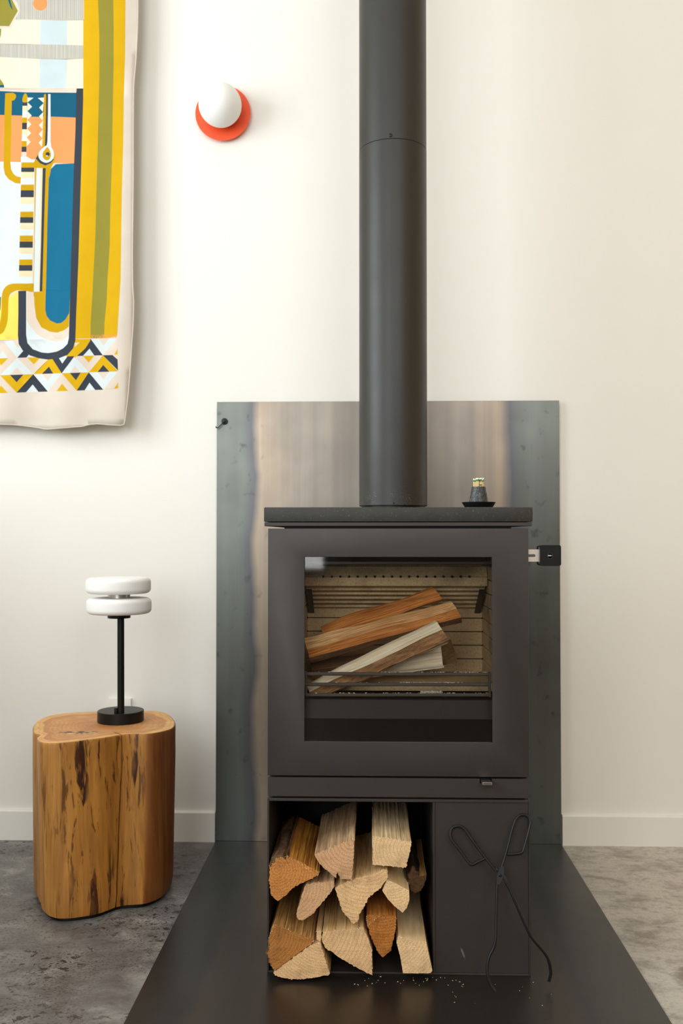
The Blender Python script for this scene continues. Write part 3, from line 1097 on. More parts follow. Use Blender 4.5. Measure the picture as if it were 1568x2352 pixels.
LM['warm'] = (mat_wood_side('split_face_warm', (250, 206, 150), (222, 162, 102), (150, 94, 54)), None, (176, 120, 70), (120, 76, 44))
LM['rust'] = (mat_wood_side('split_face_rust', (226, 150, 76), (182, 108, 48), (108, 58, 28)), None, (150, 98, 54), (104, 64, 36))
LM['dark'] = (mat_wood_side('split_face_dark', (120, 84, 54), (76, 50, 34)), None, (110, 78, 50), (70, 46, 30))
LM['white'] = (mat_wood_side('split_face_white', (255, 250, 228), (252, 236, 202), (232, 198, 150)), None, (150, 130, 106), (104, 88, 70))
laid_log((740, 1452), -.832, (1004, 1367), -.836, [(-.016, .020), (.002, .020), (.017, .004), (.014, -.016), (-.004, -.022), (-.016, -.016)],
         'rust', 'rust brown split log lying highest and furthest back behind the stove glass', seed=31, taper=.9, tilt=(.3, .2))
laid_log((705, 1496), -.890, (1046, 1406), -.884, [(-.026, .030), (-.008, .028), (.012, .007), (.024, -.014), (.014, -.028), (-.022, -.026)],
         'warm', 'long thick tan log crossing the whole stove window', seed=32, taper=1.02, tilt=(.25, .1), faces={2: 2, 3: 3, 4: 3})
laid_log((712, 1592), -.908, (1014, 1452), -.930, [(-.020, .032), (-.002, .030), (.012, .006), (.026, -.020), (.012, -.028), (-.020, -.028)],
         'white', 'pale split log with bark front slanting across the stove window above the grate', bark=(2, 3), seed=33, taper=.78, tilt=(.3, 0), barkm=BARK_L)
laid_log((850, 1535), -.800, (1022, 1505), -.842, [(-.026, .034), (-.002, .036), (.022, .012), (.032, -.016), (.026, -.026), (-.026, -.026)],
         'white', 'short log with a dark rounded end at the right of the stove grate', seed=34, taper=.9, tilt=(-.95, .1), endc=((122, 96, 60), (84, 64, 40)))
laid_log((714, 1536), -.825, (838, 1517), -.822, [(-.020, .020), (.010, .018), (.022, -.004), (.010, -.024), (-.020, -.022)],
         'dark', 'dark log half hidden under the thick tan log in the stove', seed=35)

# ------------------------------------------------------------------ fire tongs
kA = .30


def tong_pts(pts, back=0.0, bend=0.0):
    """pixels of the close-up -> points on the leaning plane of the tongs"""
    out = []
    n0 = Vector((0, 1, -kA)).normalized()      # plane y - kA z = const
    zt = Zf(1872)
    p0 = Vector((0, FY - .0075, zt))
    for X, Y in pts:
        d = ray(1000 + X / 4.2, 1760 + Y / 4.2)
        tt = (p0 - CAM).dot(n0) / d.dot(n0)
        p = CAM + d * tt
        f = max(0, (Y - 1100) / 1000)
        yy = p.y + back + bend * f * f
        p = CAM + d * ((yy - CAM.y) / d.y)
        out.append(p)
    return out


TA = [(690, 850), (760, 848), (832, 832), (852, 790), (880, 690), (906, 590), (913, 530), (890, 485), (848, 469), (800, 485), (765, 535), (730, 640), (698, 770), (655, 920), (632, 985), (602, 1090), (593, 1150), (588, 1300), (584, 1500), (580, 1640), (562, 1745), (518, 1835), (499, 1930), (503, 2015), (525, 2090), (550, 2135), (577, 2172)]
TB = [(472, 893), (410, 922), (352, 950), (315, 925), (240, 820), (165, 725), (142, 660), (160, 600), (222, 578), (285, 612), (345, 700), (470, 870), (585, 1015), (680, 1125), (765, 1300), (860, 1520), (930, 1655), (1050, 1800), (1092, 1880), (1110, 1980), (1105, 2030), (1092, 2075)]
tp = tong_pts([(622, 1050)])[0]
tg = thing('fire_tongs', 'black iron fire tongs leaning against the right front of the stove', 'tongs', (tp.x, -1.1, HZ))
pa = spline(tong_pts(TA), 5)
low = min(p.z for p in pa)
pa = [p + Vector((0, 0, max(0, HZ + .0035 - low) if p.z < .1 else 0)) for p in pa]
bm = bmesh.new()
tube(bm, pa, .0036, 10)
armA = obj('arm', bm, IRON, tg)
pb = spline(tong_pts(TB, .0085, .045), 5)
bm = bmesh.new()
tube(bm, pb, .0036, 10)
armB = obj('arm', bm, IRON, tg)


def flat_plate(a, b, wdt, th, parent):
    a, b = Vector(a), Vector(b)
    d = (b - a)
    L = d.length
    d.normalize()
    nrm = Vector((0, 1, -kA)).normalized()
    s = d.cross(nrm).normalized()
    bm = bmesh.new()
    n = 12
    T, Bv = [], []
    for k in range(2 * n):
        ang = PI * 2 * k / (2 * n)
        p = a.lerp(b, .5) + d * (L / 2 * math.cos(ang)) + s * (wdt / 2 * math.sin(ang))
        T.append(bm.verts.new(p - nrm * th / 2))
        Bv.append(bm.verts.new(p + nrm * th / 2))
    for k in range(2 * n):
        j = (k + 1) % (2 * n)
        bm.faces.new((T[k], T[j], Bv[j], Bv[k]))
    bm.faces.new(T)
    bm.faces.new(Bv)
    bmesh.ops.recalc_face_normals(bm, faces=bm.faces)
    return obj('pivot_plate', bm, IRON, parent)


q = tong_pts([(645, 960), (600, 1140)], -.001)
flat_plate(q[0], q[1], .015, .006, tg)
q = tong_pts([(570, 985), (690, 1125)], .0085)
flat_plate(q[0], q[1], .015, .005, tg)
bm = bmesh.new()
lathe(bm, [(.0042, -.012), (.0042, .004), (.003, .0055), (0, .006)], tuple(tong_pts([(622, 1050)])[0]), 16, 'Y')
obj('rivet', bm, IRON, tg)

# wood chips on the hearth in front of the store
bm = bmesh.new()
for k in range(46):
    if k < 32:
        p = G(R.uniform(800, 1065), R.gauss(2253, 6), HZ)
    else:
        p = G(R.uniform(1000, 1280), R.uniform(2250, 2310), HZ)
    if p.y > FY - .004 and XL < p.x < XR:
        p.y = FY - R.uniform(.005, .02)
    l, a = R.uniform(.0005, .0024), R.uniform(0, PI)
    d = Vector((math.cos(a), math.sin(a), 0)) * l
    s = Vector((-math.sin(a), math.cos(a), 0)) * R.uniform(.0003, .0007)
    lo = [bm.verts.new(p + q) for q in (d, s, -d, -s)]
    hi = [bm.verts.new(p + q * .8 + Vector((0, 0, R.uniform(.0004, .0012)))) for q in (d, s, -d, -s)]
    bm.faces.new(hi)
    bm.faces.new(lo[::-1])
    for k2 in range(4):
        bm.faces.new((lo[k2], lo[(k2 + 1) % 4], hi[(k2 + 1) % 4], hi[k2]))
o = obj('wood_chips', bm, FIBRE, smooth=0, kind='stuff')
tag(o, 'scattered wood chips on the steel hearth in front of the stove', 'wood chips')

# ------------------------------------------------------------------ match holder on the stone top
MY = FY + .118
mc = U(1099, 1150, MY)
MX = mc.x
Z0 = Z_SLAB1
zr = U(1099, 1153.8, MY).z
zt = U(1099, 1118, MY).z
bm = bmesh.new()
lathe(bm, [(0, 0), (.0325, 0), (.0345, .001), (.0435, zr - Z0), (.0425, zr - Z0 + .0004), (.034, .0042), (0, .004)], (MX, MY, Z0), 64)
tag(obj('saucer', bm, mat_paint('saucer_black', (16, 16, 17), .5, .35, False), origin=(MX, MY, Z0)), 'small flat black saucer on the stone top of the stove', 'saucer')
a = NT('marbled_black', .45, 0, (40, 42, 46), .4)
vein = a.ramp(a.noise(a.coord((60, 60, 26), (0, 0, 0), (0, .5, .4)), 1, 5, .65, 2.2), [(.48, 0.0), (.505, .7), (.53, 0.0)])
a.col(a.mix(vein, a.mix(a.noise(a.coord(), 40, 3), (34, 36, 40), (56, 58, 62)), (140, 144, 144)))
zc0 = Z0 + .0042
hc = zt - zc0
bm = bmesh.new()
lathe(bm, [(0, 0), (.0262, 0), (.0268, .0012), (.0175, hc), (.0165, hc), (.0165, hc - .003), (.0200, .006), (0, .006)], (MX, MY, zc0), 56)
tag(obj('match_cup', bm, a.m, origin=(MX, MY, zc0)), 'tapered black marbled cup of matches standing in the saucer', 'cup')
spots = []
for k in range(22):
    ang = k * 2.4
    rr_ = .0150 * math.sqrt((k + .5) / 22)
    spots.append((rr_ * math.cos(ang), rr_ * math.sin(ang)))
proto = None
for k, (dx, dyy) in enumerate(spots):
    short = k == 9
    if short:
        dx, dyy = .0045, -.0125
    hl = .0225 - (.013 if short else abs(R.gauss(0, .0018)))
    base_z = zc0 + .008
    top_z = zt + hl
    L = top_z - base_z
    if proto is None:
        root = bpy.data.objects.new('match', None)
        COL.objects.link(root)
        bm = BOX(-.0014, .0014, -.0014, .0014, 0, .060, bev=.0002, seg=1)
        s_ = obj('stick', bm, MATCHWOOD, root)
        bm = bmesh.new()
        lathe(bm, [(.0015, .0535), (.0022, .0552), (.00225, .058), (.0018, .0596)], (0, 0, 0), 10)
        h_ = obj('head', bm, MATCHGREEN, root)
        bm = bmesh.new()
        lathe(bm, [(.0021, .0582), (.0021, .0598), (.0014, .0618), (0, .0624)], (0, 0, 0), 10)
        t_ = obj('tip', bm, MATCHWHITE, h_)
        proto = (root, s_, h_, t_)
        me_off = 0
    else:
        root = proto[0].copy()
        COL.objects.link(root)
        s_, h_, t_ = proto[1].copy(), proto[2].copy(), proto[3].copy()
        for c_, par in ((s_, root), (h_, root), (t_, h_)):
            c_.parent = par
            COL.objects.link(c_)
    root.location = (MX + dx * .82, MY + dyy * .82, top_z - .0615)
    root.rotation_euler = (-dyy * 1.5, dx * 2 + (-.12 if dx < -.009 else 0) + R.uniform(-.05, .03), R.uniform(0, 3))
    lab = 'match with its green head sunk lowest at the front of the black cup' if short else 'short wooden match with a green and white head bunched in the black cup'
    tag(root, lab, 'match', 'matches in the black cup')

# ------------------------------------------------------------------ stump table
SZ = .4915
topo = [(62, 1560), (72, 1508), (150, 1442), (300, 1402), (520, 1384), (700, 1377), (900, 1372), (1100, 1372), (1250, 1375), (1350, 1408), (1412, 1478), (1400, 1528), (1330, 1560), (1180, 1588), (1000, 1592), (880, 1604), (740, 1628), (600, 1646), (400, 1670), (230, 1682), (130, 1668), (98, 1632), (128, 1604), (75, 1585)]
boto = [(125, 1300), (128, 1400), (150, 1462), (172, 1490), (176, 1535), (250, 1590), (350, 1605), (550, 1580), (660, 1550), (740, 1520), (800, 1506), (960, 1492), (1080, 1445), (1140, 1385)]
TP = [G(60 + X / 4.126, 1300 + Y / 4.126, SZ) for X, Y in topo]
TPs = spline(TP, 8, True)
cxy = Vector((sum(p.x for p in TPs) / len(TPs), sum(p.y for p in TPs) / len(TPs)))
BZ = .012
BPf = [G(40 + X / 3.267, 1620 + Y / 3.267, BZ) for X, Y in boto]


def polar(pts):
    out = sorted((math.atan2(p.y - cxy.y, p.x - cxy.x), math.hypot(p.x - cxy.x, p.y - cxy.y)) for p in pts)
    return out


def pr_at(tab, th):
    n = len(tab)
    for i in range(n):
        a, b = tab[i], tab[(i + 1) % n]
        b0 = b[0] + (2 * PI if i == n - 1 else 0)
        for tq in (th, th + 2 * PI):
            if a[0] <= tq <= b0:
                f = (tq - a[0]) / max(1e-9, b0 - a[0])
                return a[1] + (b[1] - a[1]) * f
    return tab[0][1]


ptop = polar(TPs)
pfront = polar(spline(BPf, 8))
amin, amax = pfront[0][0], pfront[-1][0]


def r_bot(th):
    rt = pr_at(ptop, th)
    if amin <= th <= amax:
        e = min(th - amin, amax - th) / .25
        f = min(1, e)
        return pr_at(pfront, th) * f + rt * .97 * (1 - f)
    return rt * .97


crack_px = [(765, 215), (757, 300), (755, 500), (748, 580), (768, 640), (768, 850), (745, 900), (742, 1200), (738, 1520)]


def crack_theta(f):  # f 0 top .. 1 bottom
    a = G(40 + 765 / 3.267, 1620 + 215 / 3.267, SZ)
    b = G(40 + 740 / 3.267, 1620 + 1520 / 3.267, BZ)
    ta = math.atan2(a.y - cxy.y, a.x - cxy.x)
    tb = math.atan2(b.y - cxy.y, b.x - cxy.x)
    return ta + (tb - ta) * f + .018 * mnoise.noise((f * 5, 3.3, 0)) + (.016 if f < .45 else 0) * math.sin(f * 7)


NTH, NR = 300, 26
stp = thing('stump_table', 'golden tree stump side table with dark streaks and a long crack', 'side table', (cxy.x, cxy.y, 0))
bm = bmesh.new()
rad = bm.verts.layers.float.new('rad')
thetas = [-PI + 2 * PI * k / NTH for k in range(NTH)]


def ring_at(f, inset=0.0, z=None, scale=1.0, radv=1.0):
    tc = crack_theta(f)
    ths = [th for th in thetas if abs(th - tc) > .02] + [tc - .014, tc - .0105, tc - .0085, tc + .0085, tc + .0105, tc + .014]
    while len(ths) < NTH + 5 - 0:
        ths.append(ths[-1])
        break
    ths = sorted(ths)
    ring = []
    for th in ths:
        rt, rb = pr_at(ptop, th), r_bot(th)
        g = f
        r_ = rt + (rb - rt) * g
        r_ += .003 * mnoise.noise((math.cos(th) * 5, math.sin(th) * 5, f * 1.2)) * min(1, f * 6)
        r_ += .0012 * mnoise.noise((th * 16, f * 1.1, 4)) * min(1, f * 6)
        r_ -= .004 * max(0, (f - .93) / .07) ** 2
        if abs(th - tc) < .0095:
            r_ -= .05 if scale > .99 else .004
        elif abs(th - tc) < .0115:
            r_ -= .0012
        r_ = (r_ - inset) * scale
        v = bm.verts.new((cxy.x + r_ * math.cos(th), cxy.y + r_ * math.sin(th), (SZ + (BZ - SZ) * f) if z is None else z))
        v[rad] = radv
        ring.append(v)
    return ring


rings = []
for s_ in (.04, .15, .3, .45, .6, .72, .82, .9, .96):
    rings.append(ring_at(0, .0035, SZ, s_, s_))
rings.append(ring_at(0, .0035, SZ, 1.0, 1.0))
rings.append(ring_at(.0, .001, SZ - .0012))
rings.append(ring_at(.008))
nside = len(rings) - 1
for k in range(1, NR + 1):
    rings.append(ring_at(k / NR))
mlen = min(len(r_) for r_ in rings)
for ri, (A, B) in enumerate(zip(rings, rings[1:])):
    la_, lb_ = len(A), len(B)
    n = mlen
    for i in range(n):
        j = (i + 1) % n
        quad = [A[i], A[j], B[j], B[i]]
        f = bm.faces.new(quad)
        f.material_index = 0 if ri < 9 else 1
f = bm.faces.new(rings[0][:mlen])
bm.faces.new(rings[-1][:mlen]).material_index = 1
bmesh.ops.delete(bm, geom=[v for v in bm.verts if not v.link_faces], context='VERTS')
bmesh.ops.recalc_face_normals(bm, faces=bm.faces)

a = NT('stump_top', .5, 0, (196, 134, 80), .35)
rd = a.math('ADD', a.attr('rad'), a.math('MULTIPLY', a.math('SUBTRACT', a.noise(a.coord(), 9, 3), .5), .22))
ringf = a.math('SINE', a.math('MULTIPLY', rd, 90))
c = a.ramp(rd, [(.0, (190, 128, 70)), (.45, (212, 152, 92)), (.74, (216, 156, 96)), (.84, (202, 138, 78)), (.88, (232, 180, 112)), (1.0, (236, 184, 114))])
c = a.mix(a.ramp(ringf, [(.2, 0.0), (1.0, .22)]), c, (150, 92, 48))
cx_ = a.sep(a.coord((1, 1, 1), (.03, .09, 0)))
rr2 = a.math('ADD', a.math('MULTIPLY', cx_[0], a.math('MULTIPLY', cx_[0], 60)), a.math('MULTIPLY', cx_[1], a.math('MULTIPLY', cx_[1], 420)))
rot = a.ramp(a.math('ADD', rr2, a.math('MULTIPLY', a.noise(a.coord(), 60, 4), .9)), [(.5, 1.0), (.72, 0.0)])
c = a.mix(rot, c, a.ramp(a.noise(a.coord(), 70, 3), [(.45, (60, 38, 20)), (.55, (222, 176, 116))]))
a.col(a.mix(a.ramp(a.noise(a.coord(), 24, 4), [(.4, .25), (.6, 0.0)]), c, (160, 100, 54)))
a.bump(a.noise(a.coord(), 200, 3), .12, .001)
TOPM = a.m
a = NT('stump_side', .48, 0, (190, 132, 62), .35)
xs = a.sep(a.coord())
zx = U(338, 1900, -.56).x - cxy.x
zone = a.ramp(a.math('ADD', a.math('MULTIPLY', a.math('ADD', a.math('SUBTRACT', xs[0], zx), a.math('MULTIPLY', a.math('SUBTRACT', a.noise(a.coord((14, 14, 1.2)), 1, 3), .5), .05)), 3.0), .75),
              [(.0, (196, 142, 72)), (.25, (188, 130, 54)), (.5, (178, 118, 44)), (.70, (192, 136, 62)), (.745, (186, 126, 54)), (.775, (124, 70, 26)), (.86, (104, 54, 20)), (1.0, (116, 62, 24))])  # redder wood on the right, its brown deepened to hold that side's shade
g1 = a.noise(a.coord((30, 30, 2.0)), 1, 5, .6, .3)
c = a.mix(a.ramp(g1, [(.38, .55), (.62, 0.0)]), zone, (132, 82, 32))
c = a.mix(a.ramp(a.noise(a.coord((120, 120, 5)), 1, 3), [(.4, .35), (.6, 0.0)]), c, (140, 90, 40))
st1 = a.ramp(a.noise(a.coord((38, 38, 3.6), (1, 2, .3)), 1, 4, .6, .5), [(.575, 0.0), (.625, 1.0)])
msk = a.ramp(a.noise(a.coord((9, 9, 3), (.2, .4, .6)), 1, 3), [(.40, 0.0), (.54, 1.0)])
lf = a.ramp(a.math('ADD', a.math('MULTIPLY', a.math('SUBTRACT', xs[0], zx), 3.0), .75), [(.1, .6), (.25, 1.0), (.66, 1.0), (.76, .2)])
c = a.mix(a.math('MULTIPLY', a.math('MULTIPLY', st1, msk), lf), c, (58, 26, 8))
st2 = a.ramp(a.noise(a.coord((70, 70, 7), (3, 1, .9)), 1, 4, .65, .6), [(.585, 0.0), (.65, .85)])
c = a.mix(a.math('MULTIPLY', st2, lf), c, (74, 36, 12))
a.col(c)
a.bump(a.math('ADD', g1, a.noise(a.coord((160, 160, 8)), 1, 3)), .25, .002)
a.rough(a.math('ADD', a.math('MULTIPLY', g1, .2), .38))
SIDEM = a.m
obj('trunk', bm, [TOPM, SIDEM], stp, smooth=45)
bm = bmesh.new()
A, B = [], []
for k in range(90):
    th = -PI + 2 * PI * k / 90
    rr_ = r_bot(th) - .014
    A.append(bm.verts.new((cxy.x + rr_ * math.cos(th), cxy.y + rr_ * math.sin(th), 0)))
    B.append(bm.verts.new((cxy.x + rr_ * math.cos(th), cxy.y + rr_ * math.sin(th), BZ)))
for k in range(90):
    j = (k + 1) % 90
    bm.faces.new((A[k], A[j], B[j], B[k]))
bm.faces.new(A)
bm.faces.new(B)
bmesh.ops.recalc_face_normals(bm, faces=bm.faces)
obj('plinth', bm, BLACK, stp)

# ------------------------------------------------------------------ table lamp
lc = G(277, 1656, SZ)
lt = thing('table_lamp', 'table lamp with two stacked white glass discs on a black stem, on the stump', 'lamp', (lc.x, lc.y, SZ))
bm = bmesh.new()
lathe(bm, [(0, 0), (.0705, 0), (.0712, .0008), (.0712, .0325), (.070, .0338), (0, .0338)], (lc.x, lc.y, SZ), 96)
obj('base', bm, BLACK, lt)
px_, py_ = U(277.5, 1640, lc.y - .043).x, lc.y - .043
kx = U(268.5, 1640, py_ - .004).x
bm = bmesh.new()
lathe(bm, [(.0062, 0), (.0062, .0150), (.0055, .0158), (0, .016)], (kx - .0025, py_ - .004, SZ + .0337), 24)
obj('dimmer_knob', bm, BLACK, lt)
ztop = U(275, 1418.5, py_).z
bm = bmesh.new()
tube(bm, [(px_, py_, SZ + .033), (px_ - .002, py_, ztop)], .0106, 32)
obj('stem', bm, BLACK, lt)
dx_ = U(273.4, 1400, py_).x


def disc(zc, r, h, rc):
    prof = [(0, -h / 2)]
    for k in range(9):
        an = -PI / 2 + PI * k / 8
        prof.append((r - rc + rc * math.cos(an), (h / 2) * math.sin(an) if rc >= h / 2 else 0))
    prof.append((0, h / 2))
    # rounded-rectangle profile
    prof = [(0, -h / 2)]
    for k in range(9):
        an = -PI / 2 + PI / 2 * k / 8
        prof.append((r - rc + rc * math.cos(an), -h / 2 + rc + rc * math.sin(an)))
    for k in range(9):
        an = PI / 2 * k / 8
        prof.append((r - rc + rc * math.cos(an), h / 2 - rc + rc * math.sin(an)))
    prof.append((0, h / 2))
    return prof


zl, zu = U(272, 1391, py_).z, U(270, 1344.5, py_).z
bm = bmesh.new()
lathe(bm, [(.0345, ztop - .001), (.0348, ztop), (.0348, ztop + .0075), (.034, ztop + .0085)], (dx_, py_, 0), 64)
obj('collar', bm, BLACK, lt)
for zc, xo in ((zl, 0), (zu, -.0022)):
    bm = bmesh.new()
    lathe(bm, disc(0, .0985, .0485, .0145), (dx_ + xo, py_, zc), 96)
    obj('shade', bm, OPAL, lt)
bm = bmesh.new()
lathe(bm, [(.034, zl + .02), (.034, zu - .02)], (dx_, py_, 0), 64)
obj('spacer', bm, CHROME, lt)['label'] = 'polished ring between the discs'
# wall outlet behind the lamp
oc = U(277, 1603, 0)
ot = thing('wall_outlet', 'white square outlet box low on the wall behind the lamp', 'outlet', (oc.x, 0, oc.z - .06))
obj('cover', BOX(oc.x - .040, oc.x + .040, -.016, 0, oc.z - .082, oc.z, bev=.002), PLASTIC, ot)
for sx_ in (-.018, .018):
    obj('socket', BOX(oc.x + sx_ - .013, oc.x + sx_ + .013, -.0168, -.0155, oc.z - .055, oc.z - .028, bev=.0004, seg=1), PLASTIC, ot)

# ------------------------------------------------------------------ wall sconce
sc_ = U(512, 260, -.02)
so = thing('wall_sconce', 'round wall sconce with white globe on an orange dish', 'wall lamp', (sc_.x, 0, sc_.z))
bm = bmesh.new()
lathe(bm, [(.05, 0), (.05, .012), (.0972, .0185), (.0985, .0195), (.0985, .0215), (.096, .0218), (.05, .0165), (0, .016)], (sc_.x, 0, sc_.z), 96, 'Y')
obj('dish', bm, ORANGE, so)
gc = U(505.2, 241.5, -.085)
bm = bmesh.new()
prof = [(.0745 * math.sin(PI * k / 40), -.0745 * math.cos(PI * k / 40)) for k in range(9, 41)]
lathe(bm, [(max(r_, 0), h_ + .085) for r_, h_ in prof], (sc_.x, 0, sc_.z), 80, 'Y')
obj('globe', bm, OPAL, so)

# ------------------------------------------------------------------ tapestry
TC = {'canvas': (216, 206, 193), 'mustard': (212, 168, 24), 'mustard2': (194, 152, 18), 'olive': (146, 138, 58), 'navy': (58, 64, 74), 'teal': (26, 90, 118),
      'teal2': (26, 104, 138), 'orange': (242, 150, 92), 'cream': (234, 224, 200), 'paleblue': (196, 210, 215), 'white': (211, 221, 222), 'sand': (228, 210, 174),
      'pink': (218, 203, 189), 'yellow': (244, 214, 100), 'tan': (184, 177, 165)}


def mat_cloth(name, c):
    a = NT(name, .9, 0, c, .1)
    wv = a.n('ShaderNodeTexWave', wave_type='BANDS', bands_direction='X')
    a.put(wv.inputs['Vector'], a.coord())
    wv.inputs['Scale'].default_value = 260
    wv2 = a.n('ShaderNodeTexWave', wave_type='BANDS', bands_direction='Z')
    a.put(wv2.inputs['Vector'], a.coord())
    wv2.inputs['Scale'].default_value = 260
    n1 = a.noise(a.coord(), 14, 4)
    a.col(a.mix(a.ramp(n1, [(.35, .12), (.65, 0.0)]), c, tuple(int(k * .8) for k in c)))
    a.bump(a.math('ADD', wv.outputs['Fac'], wv2.outputs['Fac']), .12, .0008)
    return a.m


names = list(TC)
CM = [mat_cloth('cloth_' + k, TC[k]) for k in names]
SH = []


def sh(c, pts):
    SH.append((names.index(c), [(float(x), float(y)) for x, y in pts]))


def sm(pts, k=4):
    return [(v.x, v.y) for v in spline([(x, y, 0) for x, y in pts], k, True)]


def circ(x, y, r, n=28, sx=1.0):
    return [(x + r * sx * math.cos(2 * PI * k / n), y + r * math.sin(2 * PI * k / n)) for k in range(n)]


LX, TY = -330, -170
OUT = [(LX, TY), (321, TY), (319, 0), (318, 60), (314, 140), (309, 200), (308, 300), (308, 400), (307, 500), (306, 590), (307, 660), (309, 690), (308, 740), (304, 800), (300, 860), (296, 910), (291, 950), (288, 970), (283, 978), (265, 978), (250, 977), (225, 975), (205, 977), (190, 981), (165, 983), (140, 985), (110, 987), (90, 984), (60, 980), (30, 977), (0, 976), (-60, 974), (-140, 978), (LX, 976)]
sh('mustard', [(189, TY), (289, TY), (288, 0), (287, 130), (284, 230), (283, 330), (280, 430), (279, 500), (278, 560), (277, 640), (274, 690), (271, 740), (269, 772), (240, 778), (208, 782), (205, 800), (170, 820), (150, 800), (176, 680), (186, 400), (191, 200)])
sh('olive', [(224, TY), (225, 0), (228, 80), (228, 180), (226, 260), (224, 350), (221, 450), (219, 540), (216, 600), (212, 680), (208, 740), (208, 782), (239, 778), (240, 740), (245, 690), (247, 640), (252, 560), (253, 490), (257, 370), (259, 240), (261, 140), (261, 60), (260, 0), (259, TY)])
sh('tan', [(LX + 30, TY), (190, TY), (191, 47), (LX + 30, 44)])
sh('cream', [(LX + 30, 44), (60, 45), (191, 47), (191, 104), (LX + 30, 100)])
sh('paleblue', [(93, 46), (155, 47), (154, 107), (92, 105)])
sh('tan', [(LX + 30, 98), (0, 100), (191, 104), (191, 137), (100, 136), (0, 131), (LX + 30, 130)])
sh('cream', [(LX + 30, 130), (0, 131), (100, 136), (191, 135), (191, 204), (LX + 30, 200)])
sh('paleblue', [(91, 136), (155, 136), (152, 205), (90, 205)])
for k in range(-10, 42):
    x = 3 + k * 4.6 + .8 * math.sin(k * 3.3)
    wv_ = .8 + .4 * math.sin(k * 1.7)
    sh('paleblue', [(x, TY), (x + wv_, TY), (x + wv_, 45), (x, 44)])
    if 0 <= x < 189:
        sh('paleblue', [(x + 1, 102), (x + 1 + wv_, 102), (x + 1 + wv_, 134), (x + 1, 133)])
sh('orange', circ(92.5, 8, 16.5))
sh('pink', [(-40, -30), (26, -30), (46, 24), (24, 64), (-40, 66)])
sh('olive', [(-40, -30), (20, -30), (28, 0), (41, 25), (21, 60), (-40, 59)])
sh('teal', [(17, -4), (22, -4), (29.5, 23), (24, 16)])
sh('olive', [(-20, 66), (3, 66), (2, 80), (-1, 92), (-20, 100)])
sh('olive', [(-20, 172), (0, 181), (8, 192), (9, 198), (-20, 198)])
sh('teal', [(-20, 196), (9, 195), (10, 201), (-20, 201)])
sh('pink', [(LX + 30, 200), (0, 201), (176, 203), (176, 213), (60, 213), (0, 210), (LX + 30, 208)])
# inner field
sh('teal', [(LX + 30, 208), (0, 209), (60, 212), (176, 213), (174, 270), (0, 264), (LX + 30, 262)])
sh('orange', [(LX + 30, 262), (0, 264), (174, 270), (172, 376), (0, 371), (LX + 30, 370)])
sh('white', [(LX + 30, 370), (0, 371), (50, 373), (48, 540), (46, 668), (20, 668), (0, 684), (LX + 30, 690)])
sh('yellow', [(-60, 690), (20, 684), (43, 667), (44, 790), (-60, 790)])
# triangle border
rowy = [(783, 777), (823, 815), (862, 853), (903, 894)]


def yl(r, x):
    l, r_ = rowy[r]
    return l + (r_ - l) * x / 272


def tri(r, xa, xb, xt, up, c1, c2):
    ya, yb = (r + 1, r) if up else (r, r + 1)
    A, B, T = (xa, yl(ya, xa)), (xb, yl(ya, xb)), (xt, yl(yb, xt))
    sh(c1, [A, B, T])
    m = ((A[0] + B[0]) / 2, (A[1] + B[1]) / 2)
    ins = [(m[0] + (p[0] - m[0]) * .40, m[1] + (p[1] - m[1]) * .40) for p in (A, B)] + [(m[0] + (T[0] - m[0]) * .42, m[1] + (T[1] - m[1]) * .42)]
    sh(c2, ins)


sh('pink', [(-60, 782), (272, 776), (272, 894), (-60, 904)])
cols3 = [('mustard', 'navy'), ('navy', 'white'), ('white', 'pink'), ('pink', 'mustard')]
topv, botv = [-64, 0, 76.5, 141.6, 204, 271], [-30, 38, 110, 176, 237]
for k in range(5):
    c1 = cols3[(2 * k + 2) % 4]
    tri(2, topv[k], topv[k + 1], botv[k], False, *c1)
    if k < 4:
        tri(2, botv[k], botv[k + 1], topv[k + 1], True, *cols3[(2 * k + 3) % 4])
sh('mustard', [(262, 893), (271.5, 892), (271.5, 878)])
r2b, r2t = [-64, 0, 76.5, 141.6, 204, 271], [-30, 39.5, 117, 171, 236]
cu = [('navy', 'white'), ('white', 'pink'), ('mustard', 'navy'), ('white', 'pink'), ('mustard', 'navy')]
cdn = [('pink', 'mustard'), ('pink', 'mustard'), ('navy', 'white'), ('pink', 'mustard')]
for k in range(5):
    tri(1, r2b[k], r2b[k + 1], r2t[k], True, *cu[k])
    if k < 4:
        tri(1, r2t[k], r2t[k + 1], r2b[k + 1], False, *cdn[k])
sh('navy', [(236, yl(1, 236)), (258, yl(1, 258)), (270, 826), (271, 851)])
r1b, r1t = [-30, 39.5, 110, 171, 236], [8, 75, 143, 208, 269]
c1u = [('pink', 'white'), ('navy', 'white'), ('mustard', 'pink'), ('navy', 'white')]
for k in range(4):
    tri(0, r1b[k], r1b[k + 1], r1t[k], True, *c1u[k])
    tri(0, r1t[k], r1t[k + 1], r1b[k + 1], False, *[('white', 'pink'), ('white', 'pink'), ('mustard', 'mustard'), ('white', 'pink')][k])
sh('mustard', [(262, 815), (270, 814), (270, 801)])
sh('mustard', [(173, 778), (208, 781), (196, 800), (172, 822), (163, 808)])
sh('pink', [(171, 788), (183, 786), (172, 797)])
